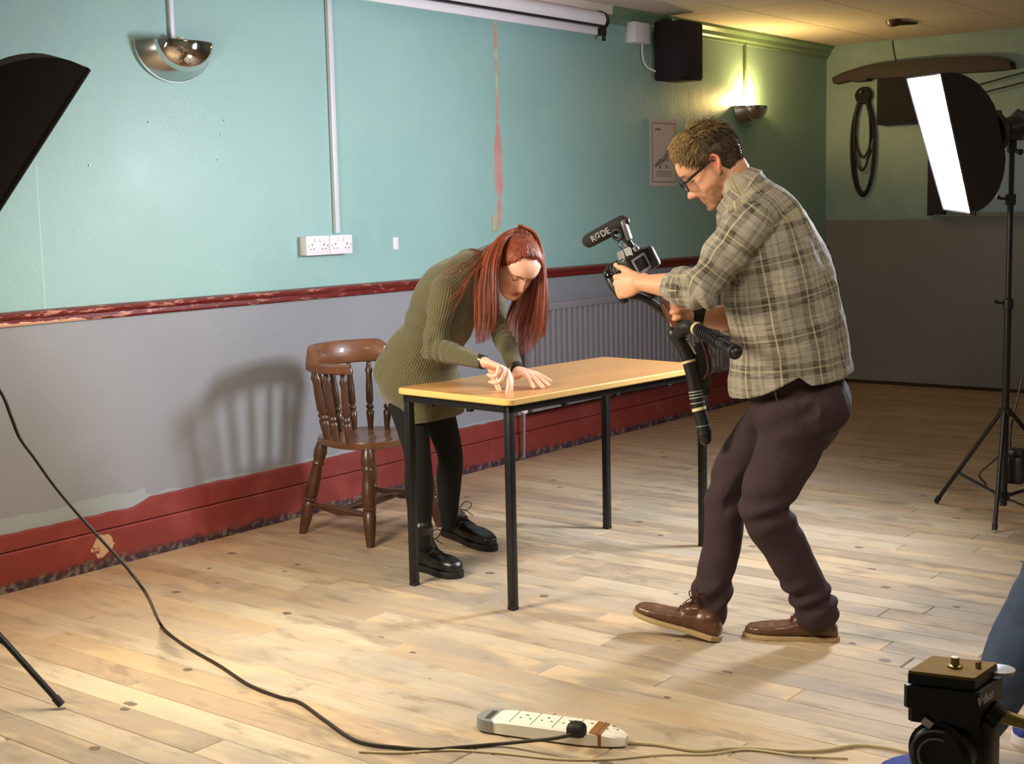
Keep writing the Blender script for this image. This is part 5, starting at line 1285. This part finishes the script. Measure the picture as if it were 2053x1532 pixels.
def cuff(p,q,r,w_,name='rolled_cuff'):
    p=A(*p);q=A(*q);d=unit(q-p); rs=[]; n=28
    s=unit(UP-d*(UP@d)); b=np.cross(d,s)
    for k,(o,rr) in enumerate(((-.004,r*.90),(-.002,r*1.05),(.012,r*1.11),(w_*.6,r*1.10),(w_,r*1.03),(w_+.003,r*.95),(w_-.004,r*.84))):
        rs.append([p+d*o+(s*math.cos(t)+b*math.sin(t))*(rr*(1+.035*math.sin(3*t+1)+.02*math.sin(7*t+k))) for t in np.linspace(0,2*math.pi,n,endpoint=False)])
    o_=MB().rings(rs).build(name,M['plaid'],mn,True,60); set_uv(o_.data,np.array([((i%n)/n*2*math.pi*r,(i//n)*.016+.07) for i in range(len(o_.data.vertices))])); return o_
cuff(elL*.80+wrL*.20,elL*.55+wrL*.45,.056,.042); cuff(elR*.80+wrR*.20,elR*.55+wrR*.45,.056,.04)
# side seam and hem stitching

# trousers
mb=MB()
limb(mb,[hp+A(0,0,.10),hp,hp-A(0,0,.05)],[(.165,.14),(.172,.155),(.165,.14)],side=tuple(MS),sub=4,n=28)
limb(mb,[hp-MF*.05+MS*.08+A(0,0,-.01),hp-MF*.05-MS*.08+A(0,0,-.01)],[.115,.115])
thL=A(*(3.928,1.956,0.6379)); thR=A(*(3.995,2.097,0.6478))
limb(mb,[hipL+MS*.005,thL,kL,A(*(3.907,1.958,0.3251)),A(*(3.97,1.901,0.1629)),aL+A(0,0,-.012)],[(.10,.122),(.088,.104),(.070,.083),(.064,.073),(.060,.066),(.062,.070)],side=tuple(MS),sub=7,n=26)
limb(mb,[hipR,thR,kR,A(*(3.915,2.183,0.3179)),A(*(3.879,2.197,0.1887)),aR+A(0,0,-.008)],[(.10,.112),(.084,.086),(.066,.070),(.060,.064),(.056,.062),(.058,.062)],side=tuple(MS),sub=7,n=26)
def wrk(me):
    V=getv(me);N=getn(me)
    d=.005*nz(V*np.array([6,6,9.])+2)+.0022*nz(V*25+6)
    for c,am,w_,fq in((kL+A(0,0,-.02),.007,.06,.013),(kR+A(0,0,.0),.009,.055,.014),(aL+A(0,0,.05),.008,.05,.011),(aR+A(0,0,.06),.009,.055,.011),(hipL+MF*.05,.006,.07,.018)):
        dd=np.linalg.norm(V-c,axis=1)
        ax=unit(UP*.8+L_IMG*.5) ; t=(V-c)@ax
        d+=am*np.exp(-((V[:,2]-c[2])/w_)**2)*(dd<.16)*np.sin(t/fq+4*nz(V*6+am*999))
    setv(me,V+N*d[:,None])
me=fuse(mb,.0055,2); wrk(me); tro=link('trousers',me,M['trousers'],mn,True,None)
PK=MB().tube([(3.801,1.939,0.8616),(3.792,1.927,0.817),(3.797,1.905,0.7901)],[.0025],6,sub=4).build('pocket_seam',M['trousers'],mn)
# shoes: chukka
hl_=(4.041,1.832,0); tl_=(3.919,2.108,-0)
boot(mn,tuple(aL+A(0,0,-.03)),tl_,hl_,M['tan'],M['crepe'],1.0,w_=.046,toeh=.036,sole_t=.016,laces=M['brownlth'],name='shoe',shw=.043)
hr_=A(*(3.823,2.147,0)); tr0=A(*(3.758,2.465,0)); dv=unit((tr0-hr_)*A(1,1,0)); 
toeR=A(*W(1258,1232,(hr_+dv*.29)[0]*.788+(hr_+dv*.29)[1]*.615)) if False else hr_+dv*.295+A(0,0,.062)
boot(mn,tuple(aR+A(0,0,-.03)),tuple(toeR),tuple(hr_+A(0,0,.003)),M['tan'],M['crepe'],1.0,w_=.046,toeh=.036,sole_t=.016,laces=M['brownlth'],name='shoe',shw=.043)
wd=unit(hR-wrR); MB().tube([wrR-wd*.035,wrR-wd*.015,wrR+wd*.012],[.037,.036,.035],20).build('wristband',M['blackmat'],mn)
# ================= CAMERA RIG =================
cg=empty('camera_rig',(3.829,2.326,1.047),'black camera on a hand-held rig with microphone and ribbed handle','camera')
def wp(u,v,h): return None
def TB(name,pts,rad,mat,n=16,sub=0,par=cg,rnd=True,side=None): return MB().tube([A(*p) for p in pts],rad,n,side,sub,rnd).build(name,mat,par,True,50)
ux=unit(A(*(3.746,2.417,1.297))-A(*(3.775,2.38,1.203))) # camera up
cr_dir=unit(A(*(3.719,2.321,1.27))-A(*(3.762,2.428,1.244)))
cback=unit(R_IMG*.80+TW_*.62); cback=unit(cback-ux*(cback@ux)); cside=np.cross(ux,cback)
if cside@R_IMG<0: cside=-cside
cc=A(*(3.77,2.403,1.237)); RC=np.array([cside,cback,ux]).T
def cq(a,b,c): return cc+cside*a+cback*b+ux*c
MB().box(cq(0,-.022,-.004),(.125,.05,.078),RC,.010).build('camera_body',M['black'],cg)
MB().box(cq(.046,-.005,-.006),(.035,.07,.076),RC,.012).build('hand_grip',M['black'],cg)
MB().rings([[cq(a*k,b,.030+c*1.0) for a,c in((-.030,0),(-.018,.030),(.018,.030),(.030,0))] for b,k in((-.055,1.05),(-.02,1),(.004,.85))]).build('prism_housing',M['black'],cg)
MB().box(cq(0,.006,.043),(.026,.012,.017),RC,.004).build('eyepiece',M['silverplastic'],cg); MB().box(cq(0,.013,.043),(.014,.002,.009),RC,.002).build('eyepiece_glass',M['black'],cg)
MB().box(cq(-.008,.0055,-.008),(.082,.006,.056),RC,.003).build('screen_surround',M['silverplastic'],cg)
MB().box(cq(-.012,.0095,-.007),(.060,.002,.040),RC,.001).build('screen',M['screen'],cg)
MB().tube([cq(.046,.004,-.012),cq(.046,.009,-.012)],[.012,.011],18).build('control_dial',M['silverplastic'],cg)
for a,c in((.046,.016),(.038,.024),(-.045,-.042),(-.02,-.042)): MB().tube([cq(a,.004,c),cq(a,.008,c)],[.0035,.003],10).build('button',M['silverplastic'],cg)
MB().tube([cq(-.008,-.045,-.002),cq(-.008,-.060,-.002),cq(-.008,-.062,-.002),cq(-.008,-.115,-.002),cq(-.008,-.12,-.002)],[.034,.034,.036,.037,.034],24).build('lens_barrel',M['black'],cg)
for b in(-.075,-.09,-.105): MB().tube([cq(-.008,b,-.002),cq(-.008,b-.006,-.002)],[.0385],24).build('lens_ring',M['rubber'],cg)
MB().tube([cq(-.062,-.005,.030),cq(-.070,.0,.036)],[.004],8).build('strap_lug',M['greymetal'],cg)
# microphone
ma,mb2=A(*(3.726,2.573,1.305)),A(*(3.725,2.443,1.362)); md=unit(mb2-ma)
mic=TB('microphone',[ma,ma*.5+mb2*.5,mb2],[.023,.0245,.0245],M['blackmat'],20)
mn_=unit(TW_-md*(TW_@md)); place_text('microphone_lettering','RØDE',.029,tuple(ma*.55+mb2*.45+mn_*.0252),tuple(md),tuple(np.cross(mn_,md)),M['lettergrey'],mic,.0006)
TB('mic_rear',[mb2-md*.004,mb2+md*.010],[.022,.018],M['black'],18,par=mic)
TB('mic_plate',[A(*(3.712,2.428,1.365)),A(*(3.723,2.414,1.312))],[(.007,.017)],M['greymetal'],12,side=tuple(md))
P=[]; c0=A(*(3.708,2.449,1.326)); 
rX=unit(md); rY=unit(np.cross(mn_,md))
for t in np.linspace(0,2*math.pi,21): P.append(c0+rX*.017*math.cos(t)+rY*.017*math.sin(t))
MB().tube(P,[(.008,.006)],10,side=tuple(mn_),cap=False).build('shock_mount_ring',M['rubber'],cg)
TB('shock_mount',[A(*(3.717,2.438,1.338)),A(*(3.725,2.427,1.309)),A(*(3.744,2.42,1.289))],[.012,.012,.009],M['black'],12)
TB('hot_shoe',[A(*(3.74,2.425,1.296)),cq(0,-.02,.062)],[.010,.012],M['greymetal'],10)
TB('mic_cable',[A(*(3.722,2.447,1.316)),A(*(3.735,2.464,1.293)),A(*(3.738,2.443,1.264)),cq(-.06,-.02,.0)],[.002],M['black'],6,5)
# front handle with knob in the left hand
TB('front_handle',[A(*(3.746,2.514,1.198)),A(*(3.742,2.486,1.155)),A(*(3.752,2.458,1.114))],[.0165,.017,.016],M['black'],16)
MB().lathe(A(*(3.748,2.495,1.179)),[(.0,.036),(.012,.034),(.020,.024),(.0215,.012),(.018,.0),(.012,-.006)],20,axis=tuple(unit(A(*(3.746,2.514,1.198))-A(*(3.752,2.458,1.114))))).build('handle_knob',simple('glossy_black',srgb(10,10,14),.06),cg)
TB('cross_tube',[A(*(3.769,2.469,1.126)),A(*(3.817,2.423,1.114)),A(*(3.857,2.372,1.068)),A(*(3.882,2.307,0.9977))],[.013,.013,.014,.015],M['black'],14,4)
TB('camera_plate',[cq(-.01,-.03,-.048),A(*(3.829,2.392,1.127))],[(.03,.012),(.02,.012)],M['black'],12,side=tuple(cside))
TB('leather_grip',[A(*(3.837,2.349,1.091)),A(*(3.845,2.322,1.052)),A(*(3.854,2.294,1.007))],[.019,.023,.020],M['brownlth'],18,3)
TB('joint_collar',[A(*(3.837,2.299,1.002)),A(*(3.796,2.256,1.028)),A(*(3.796,2.223,1.029))],[.022,.021,.020],M['rubber'],18,4)
ga,gb=A(*(3.792,2.228,1.034)),A(*(3.647,1.991,0.973))
gd=unit(gb-ga); hdl=TB('rear_handle',[ga,gb],[.0165,.0185],M['black'],24)
MB().tube([ga+gd*.035,ga+gd*.048],[.0215],24).build('cream_ring',M['cream'],hdl)
for i in range(9): MB().tube([ga+gd*(.062+i*.014),ga+gd*(.069+i*.014)],[.0205+.0001*i],24).build('ribbed_ring',M['rubber'],hdl)
MB().tube([gb-gd*.05,gb-gd*.006],[.0215,.0215],24).build('end_sleeve',simple('gloss_black_sleeve',srgb(16,16,18),.15),hdl)
MB().tube([gb-gd*.012,gb+gd*.004],[.0235,.0225],24).build('end_cap',M['rubber'],hdl); MB().tube([gb+gd*.003,gb+gd*.0065],[.006,.005],12).build('cap_screw',M['greymetal'],hdl)
dp=[A(*v) for v in ((3.845,2.323,1),(3.852,2.297,0.9615),(3.853,2.279,0.923),(3.856,2.259,0.8518),(3.856,2.243,0.7709),(3.857,2.225,0.7064),(3.853,2.214,0.6586))]
TB('down_tube',dp,[.024,.024,.022,.021,.021,.022,.021],M['black'],20,3)
def band(t,w_,r,mat,name): 
    k=int(t); p=dp[k]*(1-(t-k))+dp[k+1]*(t-k); d=unit(dp[k+1]-dp[k]); MB().tube([p-d*w_/2,p+d*w_/2],[r],20).build(name,mat,cg)
for t in(3.5,3.62,3.74,3.95): band(t,.004,.0235,M['lettergrey'] if t<3.9 else M['greyplastic'],'pale_ring')
band(4.25,.010,.0235,M['cream'],'cream_band'); band(2.2,.008,.0235,M['cream'],'cream_band'); band(1.3,.006,.0255,M['black'],'clamp_ring'); band(5.6,.016,.0245,M['black'],'foot_collar'); band(5.15,.004,.0235,M['greymetal'],'steel_ring')
TB('steel_rod',[A(*(3.827,2.264,0.9847)),A(*(3.834,2.238,0.9399))],[.004],M['chrome'],8)
TB('counter_plate',[A(*(3.877,2.248,0.9646)),A(*(3.883,2.241,0.8991)),A(*(3.885,2.239,0.8005))],[(.022,.008),(.030,.009),(.022,.008)],M['black'],14,3,side=tuple(L_IMG))
TB('wrist_strap',[A(*(3.856,2.243,0.996)),A(*(3.861,2.22,0.9511)),A(*(3.869,2.211,0.8859)),A(*(3.869,2.226,0.8556)),A(*(3.869,2.242,0.8514))],[.0025],simple('dark_red_cord',srgb(96,28,34),.7),6,5)
TB('wrist_strap',[A(*(3.871,2.241,1.001)),A(*(3.896,2.208,0.9288)),A(*(3.899,2.204,0.883)),A(*(3.884,2.223,0.8574))],[.0025],simple('dark_red_cord2',srgb(70,26,30),.7),6,5)
# ================= third person, mostly out of frame =================
p3=empty('person',(3.55,.75,0),'person in blue jeans and a blue shoe, mostly beyond the right edge','person')
kn_=A(*(3.315,0.9527,0.5081)); an_=A(*(3.217,1.111,0.0873)); F3=unit(L_IMG*.95+TW_*.1); S3=unit(np.cross(UP,F3))
if S3@TW_<0: S3=-S3
hp3=kn_+R_IMG*.40+A(0,0,-.12); kn2=kn_+AW*.24+R_IMG*.25; an2=an_+AW*.25+R_IMG*.42; 
mb=MB(); limb(mb,[hp3,kn_],[.08,.05]); limb(mb,[kn_,an_],[.048,.03],sub=5); limb(mb,[hp3+AW*.18,kn2],[.08,.05]); limb(mb,[kn2,an2],[.048,.03])
sp=hp3+AW*.09; ch3=sp+UP*.42+L_IMG*.10; hd3=ch3+UP*.30+L_IMG*.08
limb(mb,[sp,sp*.5+ch3*.5,ch3,ch3+UP*.14],[(.15,.11),(.14,.11),(.17,.11),(.08,.06)],side=tuple(AW)); T3=head_axes(unit(F3),15,0); head_parts(mb,T3,hd3+UP*.06,1,False); limb(mb,[ch3+UP*.1,hd3+UP*.02],[.055,.052])
for sg,kk in((-1,kn_),(1,kn2)):
    s_=ch3+UP*.06+AW*.19*sg; e_=kk+R_IMG*.22+UP*.16; w3=kk+R_IMG*.16+UP*.10; limb(mb,[s_,e_,w3],[.05,.042,.028]); hand(mb,w3,unit(L_IMG+A(0,0,-.35)),(0,0,-1),AW*sg*-1,1)
me=fuse(mb,.006,2); paint(me,srgb(215,160,130),[]); link('body',me,M['skinM'],p3,True,None)
mb=MB(); limb(mb,[hp3+AW*.09-UP*.02,hp3,kn_+A(0,0,.0)],[.13,.105,.082],sub=6); limb(mb,[kn_,kn_*.5+an_*.5,an_+A(0,0,.03)],[.080,.072,.062],sub=6); limb(mb,[hp3+AW*.09,hp3+AW*.18,kn2],[.13,.105,.082],sub=6); limb(mb,[kn2,kn2*.5+an2*.5,an2+A(0,0,.03)],[.080,.070,.06],sub=6)
me=fuse(mb,.008,2); wrinkle(me,.008,9,seed=2); wrinkle(me,.003,26,seed=5); link('jeans',me,M['denim'],p3,True,None)
mb=MB(); limb(mb,[sp+UP*.02,sp*.5+ch3*.5,ch3,ch3+UP*.15],[(.175,.135),(.165,.13),(.19,.13),(.075,.06)],side=tuple(AW))
for sg,kk in((-1,kn_),(1,kn2)): s_=ch3+UP*.06+AW*.19*sg; e_=kk+R_IMG*.22+UP*.16; w3=kk+R_IMG*.18+UP*.105; limb(mb,[ch3+UP*.06+AW*.1*sg,s_,e_,w3],[.07,.06,.052,.04])
me=fuse(mb,.009,2); wrinkle(me,.008,9,seed=7); link('jumper',me,M['jumper'],p3,True,None)
for a_ in(an_,an2):
    h_=a_+R_IMG*.06; h_[2]=0; t_=h_+unit(F3*A(1,1,0))*.29; boot(p3,tuple(a_+A(0,0,.02)),tuple(t_),tuple(h_),M['blueshoe'],M['white'],1.1,w_=.048,toeh=.044,sole_t=.022,laces=M['white'],name='shoe')
sb=tag(MB().lathe((sp[0],sp[1],0),[(.0,0),(.17,.0),(.17,.02),(.15,.04),(.15,hp3[2]-.20),(.17,hp3[2]-.18),(.17,hp3[2]-.165),(0,hp3[2]-.16)],24).build('low_stool',M['rim']),'low round wooden stool under the person beyond the right edge','stool')
